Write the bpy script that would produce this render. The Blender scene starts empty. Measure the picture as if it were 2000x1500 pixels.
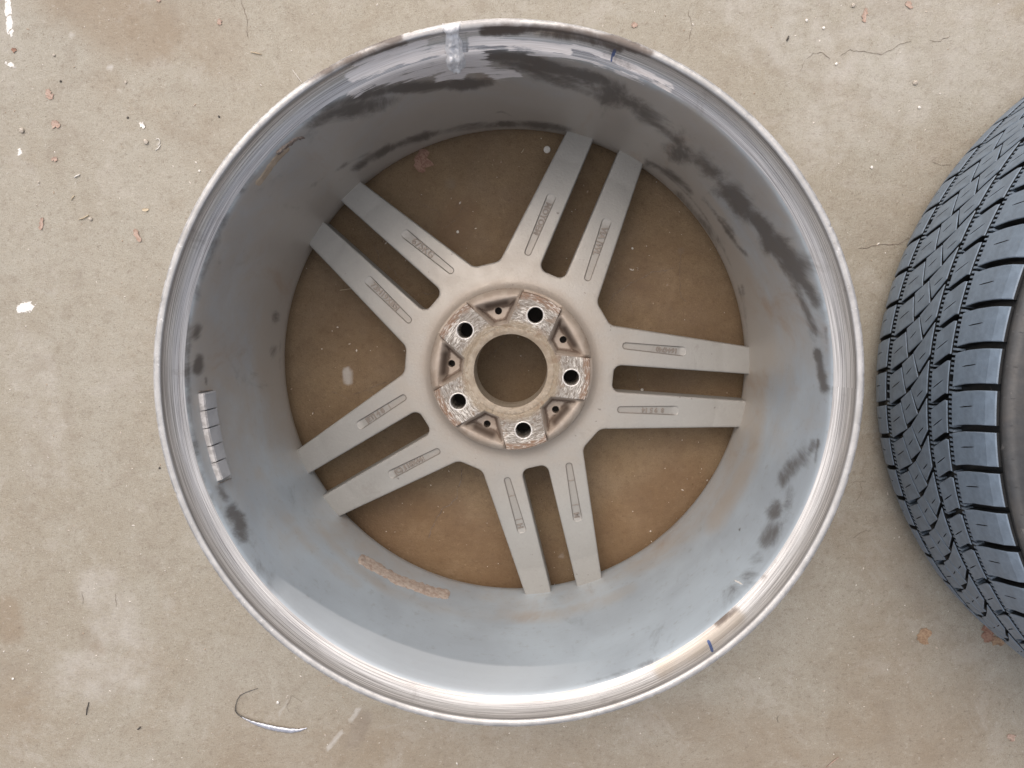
import bpy, math, random
import numpy as np
from mathutils import Matrix, Vector
from mathutils.geometry import delaunay_2d_cdt

# ------------------------------------------------------------------ camera
sc = bpy.context.scene
CAM = np.array([0.02255, 0.06091, 0.80140])
RX, RY, FPX = -0.101647, 0.029684, 1522.48
cx_, sx_, cy_, sy_ = math.cos(RX), math.sin(RX), math.cos(RY), math.sin(RY)
ROT = np.array([[1,0,0],[0,cx_,-sx_],[0,sx_,cx_]]) @ np.array([[cy_,0,sy_],[0,1,0],[-sy_,0,cy_]])
cd = bpy.data.cameras.new('camera'); cam = bpy.data.objects.new('camera', cd)
sc.collection.objects.link(cam); sc.camera = cam
cd.sensor_width = 36; cd.lens = FPX/2000*36; cd.clip_start = 0.01; cd.clip_end = 200
M = Matrix([list(r)+[0] for r in ROT.tolist()]+[[0,0,0,1]]); M.translation = Vector(CAM)
cam.matrix_world = M

# ------------------------------------------------------------------ light
SUN_EL, SUN_AZ = 59.0, -20.0          # degrees; azimuth from +Y towards +X
w = bpy.data.worlds.new('World'); sc.world = w; w.use_nodes = True
nt = w.node_tree; bg = nt.nodes['Background']
sky = nt.nodes.new('ShaderNodeTexSky'); sky.sky_type = 'NISHITA'; sky.sun_disc = False
sky.sun_elevation = math.radians(SUN_EL); sky.sun_rotation = math.radians(SUN_AZ)
sky.altitude = 100; sky.air_density = 0.5; sky.dust_density = 7.0; sky.ozone_density = 0.0
nt.links.new(sky.outputs[0], bg.inputs[0]); bg.inputs[1].default_value = 0.15
sd_ = bpy.data.lights.new('sun', 'SUN'); sd_.energy = 2.35; sd_.angle = math.radians(128)
sd_.color = (1.0, 0.975, 0.94)
sun = bpy.data.objects.new('sun', sd_); sc.collection.objects.link(sun)
sun.rotation_euler = (-math.radians(90-SUN_EL), 0, -math.radians(SUN_AZ))
sc.view_settings.view_transform = 'Standard'; sc.view_settings.look = 'None'
sc.view_settings.exposure = -0.14; sc.view_settings.gamma = 1
rng = np.random.default_rng(7); random.seed(7)
mm = 0.001

# ------------------------------------------------------------------ helpers
COL = sc.collection
def link(name, me, mat=None, parent=None):
    o = bpy.data.objects.new(name, me); COL.objects.link(o)
    if mat is not None and me is not None and len(me.materials) == 0: me.materials.append(mat)
    if parent is not None: o.parent = parent
    return o
def make_mesh(name, V, F, smooth=True, quads=False):
    V = np.asarray(V, np.float32); me = bpy.data.meshes.new(name)
    if isinstance(F, np.ndarray):
        n = F.shape[1]
        me.vertices.add(len(V)); me.vertices.foreach_set('co', V.ravel())
        me.loops.add(F.size); me.loops.foreach_set('vertex_index', F.astype(np.int32).ravel())
        me.polygons.add(len(F)); me.polygons.foreach_set('loop_start', np.arange(0, F.size, n, dtype=np.int32))
        me.update(calc_edges=True)
    else:
        me.from_pydata([tuple(map(float, v)) for v in V], [], [tuple(int(i) for i in f) for f in F]); me.update()
    me.polygons.foreach_set('use_smooth', [smooth]*len(me.polygons))
    me.validate(); return me
def tag(o, label, cat, group=None):
    o['label'] = label; o['category'] = cat
    if group: o['group'] = group
    return o
def ray_dir(px, py):
    d = ROT @ np.array([(px-1000)/FPX, -(py-750)/FPX, -1.0]); return d
def at(px, py, z=0.0):
    d = ray_dir(px, py); t = (z-CAM[2])/d[2]; return CAM + t*d
HITP = [(229.6, 30), (230, 39), (231.5, 60), (233.5, 100), (236, 150), (238.5, 195), (239.6, 208), (240.6, 216), (241.6, 220.5), (243, 222.2), (244.2, 223.3), (246.8, 225.4), (249.2, 228.4), (250.9, 231.8), (251.9, 235.2), (252.5, 238.5), (253, 241)]
def wall_hit(px, py):                      # point of the rim's inner wall met by a sight line
    d = ray_dir(px, py); t = np.linspace(.5, 1.1, 4000); P = CAM + t[:, None]*d
    r = np.hypot(P[:, 0], P[:, 1]); R = np.interp(P[:, 2], [p[1]*mm for p in HITP], [p[0]*mm for p in HITP])
    i = np.where((r >= R) & (P[:, 2] < .2405))[0]
    return P[i[0]] if len(i) else P[-1]
def pip(poly, q):
    x, y = q[:, 0], q[:, 1]; c = np.zeros(len(q), bool); n = len(poly)
    for i in range(n):
        x1, y1 = poly[i]; x2, y2 = poly[(i+1) % n]
        if y1 == y2: continue
        k = ((y1 > y) != (y2 > y)) & (x < (x2-x1)*(y-y1)/(y2-y1)+x1); c ^= k
    return c
def seg_dist(poly, q, closed=True):
    d = np.full(len(q), 1e9); n = len(poly)
    for i in range(n if closed else n-1):
        a = np.array(poly[i]); b = np.array(poly[(i+1) % n]); ab = b-a; L = ab@ab
        t = np.clip(((q-a)@ab)/max(L, 1e-18), 0, 1)
        d = np.minimum(d, np.hypot(*(q-a-t[:, None]*ab).T))
    return d
def resample(poly, step, closed=True):
    out = []; n = len(poly)
    for i in range(n if closed else n-1):
        a = np.array(poly[i], float); b = np.array(poly[(i+1) % n], float)
        k = max(1, int(round(np.linalg.norm(b-a)/step)))
        for j in range(k): out.append(a+(b-a)*j/k)
    if not closed: out.append(np.array(poly[-1], float))
    return np.array(out)
def round_corners(poly, rads, seg=6):
    out = []; n = len(poly)
    for i in range(n):
        p = np.array(poly[i], float); r = rads[i]
        if r <= 0: out.append(p); continue
        a = np.array(poly[i-1], float)-p; b = np.array(poly[(i+1) % n], float)-p
        a /= np.linalg.norm(a); b /= np.linalg.norm(b)
        half = math.acos(np.clip(a@b, -1, 1))/2; dd = r/math.tan(half)
        c = p+(a+b)/np.linalg.norm(a+b)*r/math.sin(half)
        s = p+a*dd-c; e = p+b*dd-c; a0 = math.atan2(s[1], s[0]); a1 = math.atan2(e[1], e[0])
        da = (a1-a0+math.pi) % (2*math.pi)-math.pi
        for j in range(seg+1):
            t = a0+da*j/seg; out.append(c+r*np.array([math.cos(t), math.sin(t)]))
    return np.array(out)
def offset_poly(P, d):                    # positive moves inward for counter-clockwise outlines
    P = np.asarray(P); area = 0.5*np.sum(P[:, 0]*np.roll(P[:, 1], -1)-np.roll(P[:, 0], -1)*P[:, 1])
    s = 1 if area > 0 else -1
    e = np.roll(P, -1, 0)-P; e /= np.maximum(np.linalg.norm(e, axis=1), 1e-12)[:, None]
    nrm = np.stack([-e[:, 1], e[:, 0]], 1)*s; v = nrm+np.roll(nrm, 1, 0)
    l = np.linalg.norm(v, axis=1); v /= np.maximum(l, 1e-9)[:, None]
    return P+v*np.minimum(d/np.maximum(l/2, .4), 2*abs(d))[:, None] if d >= 0 else P+v*np.maximum(d/np.maximum(l/2, .4), 2*d)[:, None]
def rot2(P, deg):
    a = math.radians(deg); c, s = math.cos(a), math.sin(a); P = np.asarray(P)
    return np.stack([P[:, 0]*c-P[:, 1]*s, P[:, 0]*s+P[:, 1]*c], 1)
def sstep(x): x = np.clip(x, 0, 1); return x*x*(3-2*x)
def circle(c, r, n):
    a = np.arange(n)*2*math.pi/n; return np.stack([c[0]+r*np.cos(a), c[1]+r*np.sin(a)], 1)
def lathe(prof, n, closed=False, jitter=None):
    P = np.array(prof)*mm; th = np.arange(n)*2*math.pi/n; k = len(P)
    R = np.repeat(P[None, :, 0], n, 0); Z = np.repeat(P[None, :, 1], n, 0)
    if jitter is not None: R = R+jitter(th)[0]; Z = Z+jitter(th)[1]
    V = np.stack([R*np.cos(th)[:, None], R*np.sin(th)[:, None], Z], -1).reshape(-1, 3)
    m = k if closed else k-1; i = np.arange(n)[:, None]; j = np.arange(m)[None, :]
    a = i*k+j; b = i*k+(j+1) % k; i2 = (i+1) % n; c = i2*k+(j+1) % k; d = i2*k+j
    return V, np.stack([a, b, c, d], -1).reshape(-1, 4)
def tube(pts, radii, seg=6, squash=1.0):
    pts = [Vector(p) for p in pts]; V = []; F = []
    for i, p in enumerate(pts):
        t = (pts[min(i+1, len(pts)-1)]-pts[max(i-1, 0)]).normalized()
        u = t.cross(Vector((0, 0, 1)));  u = u.normalized() if u.length > 1e-6 else Vector((1, 0, 0)); v = u.cross(t)
        for j in range(seg):
            a = 2*math.pi*j/seg; V.append(p+radii[i]*(math.cos(a)*u+squash*math.sin(a)*v))
    for i in range(len(pts)-1):
        for j in range(seg):
            F.append((i*seg+j, i*seg+(j+1) % seg, (i+1)*seg+(j+1) % seg, (i+1)*seg+j))
    F.append(tuple(range(seg))[::-1]); F.append(tuple((len(pts)-1)*seg+j for j in range(seg)))
    return V, F

# ------------------------------------------------------------------ materials
class NB:
    def __init__(s, name):
        s.m = bpy.data.materials.new(name); s.m.use_nodes = True; s.t = s.m.node_tree
        s.b = s.t.nodes['Principled BSDF']
    def n(s, typ, **k):
        nd = s.t.nodes.new('ShaderNode'+typ)
        for a, v in k.items(): setattr(nd, a, v)
        return nd
    def set(s, sock, v):
        if isinstance(v, bpy.types.NodeSocket): s.t.links.new(v, sock)
        elif v is not None:
            if hasattr(sock.default_value, '__len__') and not hasattr(v, '__len__'): v = (v, v, v, 1)
            if hasattr(v, '__len__') and len(v) == 3 and len(sock.default_value) == 4: v = (*v, 1)
            sock.default_value = v
    def p(s, name, v): s.set(s.b.inputs[name], v)
    def coord(s, kind='Object'):
        if kind == 'UV': return s.n('TexCoord').outputs['UV']
        return s.n('TexCoord').outputs[kind]
    def scale(s, v, sc_):
        m_ = s.n('Mapping'); s.set(m_.inputs['Vector'], v); m_.inputs['Scale'].default_value = sc_; return m_.outputs[0]
    def noise(s, v, scale, detail=4, rough=.55, dist=0):
        q = s.n('TexNoise'); s.set(q.inputs['Vector'], v); q.inputs['Scale'].default_value = scale
        q.inputs['Detail'].default_value = detail; q.inputs['Roughness'].default_value = rough
        q.inputs['Distortion'].default_value = dist; return q.outputs['Fac']
    def voro(s, v, scale, feature='F1', rand=1.0):
        q = s.n('TexVoronoi', feature=feature); s.set(q.inputs['Vector'], v); q.inputs['Scale'].default_value = scale
        q.inputs['Randomness'].default_value = rand; return q.outputs['Distance']
    def math(s, op, a, b=None, c=None, clamp=False):
        q = s.n('Math', operation=op, use_clamp=clamp); s.set(q.inputs[0], a)
        if b is not None: s.set(q.inputs[1], b)
        if c is not None: s.set(q.inputs[2], c)
        return q.outputs[0]
    def ramp(s, v, lo, hi, a=0.0, b=1.0):
        q = s.n('MapRange', interpolation_type='SMOOTHSTEP'); s.set(q.inputs[0], v)
        for i, x in enumerate((lo, hi, a, b)): q.inputs[i+1].default_value = x
        return q.outputs[0]
    def mix(s, f, a, b, blend='MIX'):
        q = s.n('Mix', data_type='RGBA', blend_type=blend); s.set(q.inputs[0], f); s.set(q.inputs[6], a); s.set(q.inputs[7], b)
        return q.outputs[2]
    def attr(s, name): return s.n('Attribute', attribute_name=name).outputs['Fac']
    def bump(s, h, dist, strength=1.0, normal=None):
        q = s.n('Bump'); s.set(q.inputs['Height'], h); q.inputs['Distance'].default_value = dist
        q.inputs['Strength'].default_value = strength
        if normal is not None: s.set(q.inputs['Normal'], normal)
        return q.outputs[0]

def mat_concrete():
    m = NB('concrete'); c = m.coord()
    big = m.noise(c, 2.6, 6, .62, .3); mid = m.noise(c, 13, 7, .68, .2); fine = m.noise(c, 70, 6, .72); grit = m.noise(c, 420, 3, .65)
    clump = m.noise(c, 28, 6, .75, .3)
    col = m.mix(m.ramp(big, .30, .70), (.345, .300, .238), (.400, .365, .312))
    col = m.mix(m.math('MULTIPLY', m.ramp(mid, .42, .66), .50), col, (.425, .395, .345))
    col = m.mix(m.math('MULTIPLY', m.ramp(m.noise(c, 6.5, 7, .72, .5), .50, .74), .40), col, (.305, .235, .165))
    col = m.mix(m.math('MULTIPLY', m.ramp(clump, .52, .68), .22), col, (.250, .200, .150))
    col = m.mix(m.math('MULTIPLY', m.ramp(clump, .47, .33), .20), col, (.465, .435, .385))
    col = m.mix(m.math('MULTIPLY', m.ramp(fine, .52, .68), .34), col, (.225, .180, .135))
    col = m.mix(m.math('MULTIPLY', m.ramp(fine, .46, .34), .22), col, (.520, .485, .430))
    col = m.mix(m.math('MULTIPLY', m.ramp(grit, .54, .70), .36), col, (.190, .150, .112))
    col = m.mix(m.math('MULTIPLY', m.ramp(m.noise(c, 330, 3, .6), .60, .74), .40), col, (.62, .58, .53))
    g2 = m.noise(c, 1000, 2, .6); col = m.mix(m.math('MULTIPLY', m.ramp(g2, .54, .68), .50), col, (.17, .135, .105)); col = m.mix(m.math('MULTIPLY', m.ramp(g2, .44, .30), .30), col, (.60, .56, .50))
    n2 = m.noise(c, 36, 6, .70); e = m.math('MULTIPLY', m.math('SUBTRACT', n2, .5), .9); lo = m.math('MULTIPLY', m.math('SUBTRACT', m.noise(c, 9, 5, .65, .5), .5), 1.1)
    br = m.ramp(m.math('ADD', m.math('ADD', m.attr('brown'), m.math('MULTIPLY', e, .4)), lo), .0, 1.15)
    col = m.mix(m.math('MULTIPLY', br, .60), col, (.262, .185, .118))
    col = m.mix(1.0, col, (.905, .932, .915), 'MULTIPLY'); blo = m.noise(c, 19, 7, .72, .6); col = m.mix(m.math('MULTIPLY', m.ramp(blo, .52, .66), .30), col, (.245, .205, .160)); col = m.mix(m.math('MULTIPLY', m.ramp(blo, .46, .36), .22), col, (.45, .425, .385)); blf = m.noise(c, 190, 5, .75); col = m.mix(m.math('MULTIPLY', m.ramp(blf, .55, .66), .42), col, (.165, .130, .098)); col = m.mix(m.math('MULTIPLY', m.ramp(blf, .42, .33), .30), col, (.56, .53, .48))
    gr = m.math('ADD', m.attr('floor_shade'), m.math('MULTIPLY', e, .35))
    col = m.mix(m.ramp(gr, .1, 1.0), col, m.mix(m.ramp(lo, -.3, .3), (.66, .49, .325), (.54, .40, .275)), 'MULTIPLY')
    dk = m.ramp(m.math('ADD', m.attr('dark'), e), .20, .95)
    col = m.mix(m.math('MULTIPLY', dk, .50), col, (.20, .165, .135))
    wh = m.ramp(m.math('ADD', m.attr('white'), e), .25, .95)
    col = m.mix(m.math('MULTIPLY', wh, .55), col, (.60, .59, .57))
    pt = m.ramp(m.math('ADD', m.attr('paint'), m.math('MULTIPLY', m.math('SUBTRACT', m.noise(c, 150, 4, .7, .5), .5), 1.9)), .46, .60); pt = m.math('MULTIPLY', pt, m.ramp(m.attr('paint'), .02, .2, 0, .92))
    col = m.mix(pt, col, (.83, .82, .79))
    pv = m.ramp(m.voro(c, 130), .10, .05); pm = m.ramp(m.noise(c, 45, 3), .54, .60)
    col = m.mix(m.math('MULTIPLY', m.math('MULTIPLY', pv, pm), .65), col, (.12, .09, .068))
    pv2 = m.ramp(m.voro(c, 330), .16, .08); col = m.mix(m.math('MULTIPLY', m.math('MULTIPLY', pv2, m.ramp(m.noise(c, 20, 4, .7), .50, .62)), .40), col, (.16, .125, .095))
    m.p('Base Color', col)
    m.p('Roughness', m.ramp(mid, .3, .7, .55, .80))
    h = m.math('ADD', m.math('MULTIPLY', fine, .8), m.math('MULTIPLY', grit, .6))
    pit = m.ramp(m.voro(c, 170), .0, .12)
    pitmask = m.ramp(m.noise(c, 60, 2), .58, .64)
    h = m.math('ADD', h, m.math('MULTIPLY', m.math('MULTIPLY', m.math('SUBTRACT', pit, 1), pitmask), 1.4))
    h = m.math('ADD', h, m.math('MULTIPLY', pt, .3))
    m.p('Normal', m.bump(h, .0012, .75)); return m.m

def mat_rim(kind):
    m = NB('rim_wall_paint' if kind == 'wall' else 'machined_flange'); uv = m.coord('UV'); ob = m.coord()
    streak = m.noise(m.scale(uv, (1.2, 140, 1)), 6, 5, .6); streak2 = m.noise(m.scale(uv, (2.5, 420, 1)), 6, 4, .6)
    blot = m.noise(ob, 11, 5, .6, .4); edge = m.noise(ob, 48, 5, .62, .5); fine = m.noise(ob, 300, 3)
    e = m.math('MULTIPLY', m.math('SUBTRACT', edge, .5), 1.1)
    if kind == 'wall':
        col = m.mix(m.ramp(blot, .3, .7), (.395, .450, .495), (.470, .540, .590)); col = m.mix(m.math('MULTIPLY', m.ramp(m.noise(ob, 130, 5, .7), .55, .72), .25), col, (.22, .20, .18)); col = m.mix(m.math('MULTIPLY', m.ramp(streak2, .56, .70), .22), col, (.20, .19, .18))
        rough = m.ramp(blot, .3, .7, .42, .56); metal = .22
    else:
        col = m.mix(m.ramp(streak, .38, .62), (.56, .545, .525), (.78, .77, .75))
        col = m.mix(m.math('MULTIPLY', m.ramp(streak2, .46, .60), .7), col, (.25, .235, .225))
        rough = m.ramp(streak, .3, .7, .24, .42); metal = .50
    lo2 = m.math('MULTIPLY', m.math('SUBTRACT', m.noise(ob, 7, 5, .65, .8), .5), 1.6)
    br = m.math('MULTIPLY', m.ramp(m.math('ADD', m.attr('brown'), m.math('ADD', lo2, m.math('MULTIPLY', e, .35))), .05, 1.0), m.ramp(m.attr('brown'), .0, .25))
    col = m.mix(m.math('MULTIPLY', br, .80), col, (.43, .37, .30))
    rust = m.math('MULTIPLY', m.ramp(m.noise(m.scale(ob, (1, 1, .45)), 15, 6, .7, .6), .56, .74), m.ramp(m.attr('brown'), .1, .5)); col = m.mix(m.math('MULTIPLY', rust, .40), col, (.34, .20, .105))
    se = m.math('MULTIPLY', m.math('SUBTRACT', m.noise(m.scale(uv, (3, 22, 1)), 12, 5, .65), .5), 2.7)
    po = m.math('MULTIPLY', m.ramp(m.math('ADD', m.attr('polish'), se), .38, .66), m.ramp(m.attr('polish'), .02, .2))
    pcol = m.mix(m.ramp(m.noise(m.scale(uv, (1, 60, 1)), 30, 4), .35, .65), (.76, .71, .67), (.95, .91, .88))
    e2 = m.math('MULTIPLY', m.math('SUBTRACT', m.noise(m.scale(ob, (1, 1, .6)), 24, 6, .7, .6), .5), 2.2)
    dk = m.ramp(m.math('ADD', m.attr('dark'), m.math('ADD', m.math('MULTIPLY', e, .3), e2)), .20, .95)
    col = m.mix(m.math('MULTIPLY', dk, .80), col, (.075, .062, .052))
    col = m.mix(po, col, pcol)
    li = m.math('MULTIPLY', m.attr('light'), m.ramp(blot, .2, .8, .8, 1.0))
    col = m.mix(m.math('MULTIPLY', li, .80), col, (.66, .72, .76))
    if kind != 'wall':
        ps = m.n('SeparateXYZ'); m.set(ps.inputs[0], ob)
        rl = m.math('SQRT', m.math('ADD', m.math('MULTIPLY', ps.outputs[0], ps.outputs[0]), m.math('MULTIPLY', ps.outputs[1], ps.outputs[1])))
        lip = m.ramp(rl, .2524, .2532); sp = m.noise(ob, 260, 5, .75); sp2 = m.noise(ob, 60, 5, .7, .6)
        lc = m.mix(m.ramp(sp2, .35, .65), (.36, .36, .355), (.48, .48, .475)); lc = m.mix(m.math('MULTIPLY', m.ramp(sp, .60, .70), .65), lc, (.84, .84, .83)); lc = m.mix(m.math('MULTIPLY', m.ramp(sp, .40, .32), .5), lc, (.27, .25, .23))
        ch = m.ramp(m.math('ADD', rl, m.math('MULTIPLY', m.math('SUBTRACT', sp2, .5), .006)), .2570, .2576); lc = m.mix(m.math('MULTIPLY', ch, .40), lc, (.84, .83, .81))
        col = m.mix(m.math('MULTIPLY', lip, .85), col, lc); rough = m.mix(lip, rough, .36)
        gr_ = m.math('MULTIPLY', m.ramp(rl, .2518, .2524), m.ramp(rl, .2534, .2527)); col = m.mix(m.math('MULTIPLY', gr_, .55), col, (.12, .11, .10))
    ink = m.ramp(m.attr('ink'), .45, .6); col = m.mix(m.math('MULTIPLY', ink, .9), col, (.05, .10, .27))
    if kind != 'wall': col = m.mix(m.math('MULTIPLY', dk, .85), col, (.13, .10, .08))
    m.p('Base Color', col)
    r = m.mix(po, rough, .38); r = m.mix(m.math('MULTIPLY', dk, .7), r, .62)
    m.p('Roughness', r)
    m.p('Metallic', m.mix(m.math('MULTIPLY', dk, .6), m.mix(po, metal, .05), .1))
    h = m.math('ADD', m.math('MULTIPLY', streak2, .7 if kind != 'wall' else .25), m.math('MULTIPLY', fine, .35))
    m.p('Normal', m.bump(h, .00025, .6)); return m.m

def mat_spider(name='cast_spoke_paint', darken=.0):
    m = NB(name); c = m.coord()
    a = m.noise(c, 9, 5, .6, .5); b = m.noise(c, 45, 5, .65); f = m.noise(c, 420, 3, .6)
    col = m.mix(m.ramp(a, .3, .7), (.318, .312, .294), (.368, .362, .342))
    pos = m.n('SeparateXYZ'); m.set(pos.inputs[0], c)
    rr = m.math('SQRT', m.math('ADD', m.math('MULTIPLY', pos.outputs[0], pos.outputs[0]), m.math('MULTIPLY', pos.outputs[1], pos.outputs[1])))
    dust = m.math('MULTIPLY', m.ramp(rr, .17, .08), m.ramp(b, .25, .7, .5, 1.0))
    col = m.mix(m.math('MULTIPLY', dust, .60), col, (.395, .345, .290))
    ring = m.math('MULTIPLY', m.ramp(rr, .090, .077), .50)
    col = m.mix(ring, col, (.27, .215, .170))  # fillet shading round the boss painted as a darker ring
    col = m.mix(m.math('MULTIPLY', m.ramp(m.noise(c, 26, 5, .7, .6), .60, .75), .35), col, (.22, .20, .18))
    col = m.mix(m.math('MULTIPLY', m.attr('crease_shade'), .85), col, (.075, .058, .045))
    if darken: col = m.mix(darken, col, (.17, .125, .095))  # darker tone so the raised lettering stands out
    col = m.mix(m.math('MULTIPLY', m.ramp(f, .56, .74), .14), col, (.20, .18, .155)); col = m.mix(m.math('MULTIPLY', m.ramp(f, .44, .30), .10), col, (.50, .48, .45)); sp = m.ramp(m.noise(c, 170, 2), .72, .77); col = m.mix(m.math('MULTIPLY', sp, .6), col, (.12, .10, .09))
    m.p('Base Color', col); m.p('Metallic', .25); m.p('Roughness', m.ramp(b, .3, .7, .42, .56))
    m.p('Normal', m.bump(m.math('ADD', f, m.math('MULTIPLY', b, .6)), .0004, .6)); return m.m

def mat_boss():
    m = NB('dusty_cast_hub'); c = m.coord()
    b = m.noise(c, 70, 5, .65, .4); f = m.noise(c, 500, 3, .6)
    col = m.mix(m.ramp(b, .3, .7), (.345, .285, .232), (.435, .375, .318))
    col = m.mix(m.math('MULTIPLY', m.ramp(m.noise(c, 28, 4, .6), .5, .72), .55), col, (.27, .190, .135))
    col = m.mix(m.math('MULTIPLY', m.attr('crease_shade'), .88), col, (.055, .034, .023))
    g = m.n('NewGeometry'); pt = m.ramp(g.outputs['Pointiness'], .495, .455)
    col = m.mix(m.math('MULTIPLY', pt, .75), col, (.085, .052, .034))  # pocket creases darkened by pointiness, shade put into the colour
    m.p('Base Color', col); m.p('Metallic', .1); m.p('Roughness', .6)
    m.p('Normal', m.bump(m.math('ADD', f, b), .0005, .6)); return m.m

def mat_pad():
    m = NB('worn_mounting_face'); uv = m.coord('UV'); c = m.coord()
    s = m.noise(m.scale(uv, (1, .30, 1)), 520, 6, .70, .8); s2 = m.noise(m.scale(uv, (1, .22, 1)), 900, 5, .70, .6); b = m.noise(c, 75, 5, .65, .6); lo = m.noise(c, 42, 3, .6, .4)
    col = m.mix(m.ramp(s, .38, .60), (.165, .135, .108), (.35, .33, .30))
    wmask = m.math('ADD', s2, m.math('MULTIPLY', m.math('SUBTRACT', lo, .5), .55))
    col = m.mix(m.math('MULTIPLY', m.ramp(wmask, .54, .62), .85), col, (.72, .69, .64))
    pos = m.n('SeparateXYZ'); m.set(pos.inputs[0], c)
    r0 = m.math('SQRT', m.math('ADD', m.math('MULTIPLY', pos.outputs[0], pos.outputs[0]), m.math('MULTIPLY', pos.outputs[1], pos.outputs[1])))
    rr = m.math('ADD', r0, m.math('MULTIPLY', m.math('SUBTRACT', b, .5), .012))
    rust = m.math('MULTIPLY', m.ramp(rr, .0655, .0690), m.ramp(s2, .42, .60, 1.0, .35))
    col = m.mix(m.math('MULTIPLY', rust, .88), col, (.215, .125, .075))
    inn = m.ramp(rr, .0490, .0430)
    col = m.mix(m.math('MULTIPLY', inn, .72), col, (.285, .225, .150))
    col = m.mix(m.math('MULTIPLY', m.ramp(b, .54, .66), .60), col, (.215, .140, .085))
    rim = m.ramp(m.math('ADD', r0, m.math('MULTIPLY', m.math('SUBTRACT', b, .5), .0022)), .0399, .0390)
    col = m.mix(rim, col, m.mix(m.ramp(b, .35, .65), (.38, .325, .255), (.28, .225, .165)))
    m.p('Base Color', col); m.p('Metallic', m.math('MULTIPLY', m.ramp(s, .45, .6, .05, .45), m.math('SUBTRACT', 1, rim))); m.p('Roughness', m.ramp(s, .4, .6, .62, .42))
    m.p('Normal', m.bump(m.math('ADD', s, m.math('MULTIPLY', s2, .7)), .0009, .8)); return m.m

def mat_rubber(name='tread_rubber', col0=(.150, .196, .252), dust=.10):
    m = NB(name); c = m.coord()
    a = m.noise(c, 16, 5, .65, .5); b = m.noise(c, 110, 5, .65); f = m.noise(c, 600, 3)
    col = m.mix(m.ramp(b, .3, .7), col0, tuple(x*1.35 for x in col0))
    col = m.mix(m.math('MULTIPLY', m.ramp(a, .45, .75), dust), col, (.155, .135, .115))
    sp = m.ramp(m.noise(c, 75, 4, .7, .8), .66, .72); col = m.mix(m.math('MULTIPLY', sp, .55), col, (.26, .25, .24))
    m.p('Base Color', col); m.p('Roughness', m.ramp(a, .3, .7, .38, .52)); m.p('Specular IOR Level', .6)
    m.p('Normal', m.bump(m.math('ADD', b, m.math('MULTIPLY', f, .5)), .0004, .5)); return m.m

def mat_simple(name, ca, cb=None, rough=.6, metal=0.0, scale=120, bump=.0003, thresh=(.4, .6), trans=0.0):
    m = NB(name); c = m.coord(); n = m.noise(c, scale, 5, .65, .4)
    m.p('Base Color', m.mix(m.ramp(n, *thresh), ca, cb or tuple(x*.8 for x in ca)))
    m.p('Roughness', rough); m.p('Metallic', metal)
    if trans: m.p('Transmission Weight', trans)
    m.p('Normal', m.bump(n, bump, .7)); return m.m

M_CON = mat_concrete(); M_WALL = mat_rim('wall'); M_FLG = mat_rim('flange'); M_SPK = mat_spider()
M_LET = mat_spider('lettering_dark', .62); M_BOSS = mat_boss(); M_PAD = mat_pad(); M_BRIGHT = mat_simple('bright_bare_edge', (.82, .80, .77), (.62, .59, .55), .35, .5, 500, .0003)
M_TREAD = mat_rubber(); M_CARC = mat_rubber('groove_shade_rubber', (.007, .008, .009), .04); M_SIDE = mat_rubber('sidewall_rubber', (.050, .052, .054), .40)
M_WT = mat_simple('weight_grey_coat', (.40, .41, .42), (.46, .47, .48), .5, .10, 60, .0002)
M_WTE = mat_simple('weight_lead_edge', (.60, .59, .58), (.42, .41, .40), .45, .3, 200, .0004)
M_GLUE = mat_simple('old_glue', (.36, .28, .23), (.48, .41, .35), .85, 0, 220, .001)
M_TAPE = mat_simple('tape_residue', (.50, .40, .29), (.40, .31, .22), .7, 0, 120, .0005)
M_GLUED = mat_simple('dark_glue', (.20, .15, .12), (.34, .28, .23), .8, 0, 260, .001)
M_WELD = mat_simple('weld_bead_metal', (.93, .93, .93), (.80, .80, .80), .35, .25, 220, .0008)
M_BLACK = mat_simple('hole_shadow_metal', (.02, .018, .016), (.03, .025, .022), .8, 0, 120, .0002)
M_CRACK = mat_simple('crack_dirt', (.12, .090, .068), (.24, .195, .160), .95, 0, 500, .0004)
M_LEAF = mat_simple('dry_leaf_red', (.25, .135, .095), (.36, .225, .165), .8, 0, 420, .0006)
M_LEAFP = mat_simple('dry_leaf_pale', (.47, .36, .30), (.38, .27, .215), .8, 0, 420, .0006)
M_LEAFY = mat_simple('dry_leaf_tan', (.40, .285, .185), (.29, .19, .12), .8, 0, 420, .0006)
M_STRAW = mat_simple('straw', (.60, .52, .38), (.48, .39, .27), .7, 0, 300, .0003)
M_DTWIG = mat_simple('dark_twig', (.055, .050, .045), (.09, .08, .07), .8, 0, 300, .0003)
M_WCHIP = mat_simple('white_chip', (.82, .80, .76), (.72, .69, .64), .6, 0, 300, .0004)
M_PEB = mat_simple('pale_pebble', (.50, .46, .40), (.40, .35, .29), .7, 0, 400, .0005)
M_STRIP = mat_simple('shiny_strip', (.70, .73, .80), (.52, .54, .60), .22, .45, 160, .0003)
M_STRIPD = mat_simple('strip_dark_end', (.05, .05, .06), (.10, .10, .11), .35, .3, 160, .0003)

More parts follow.
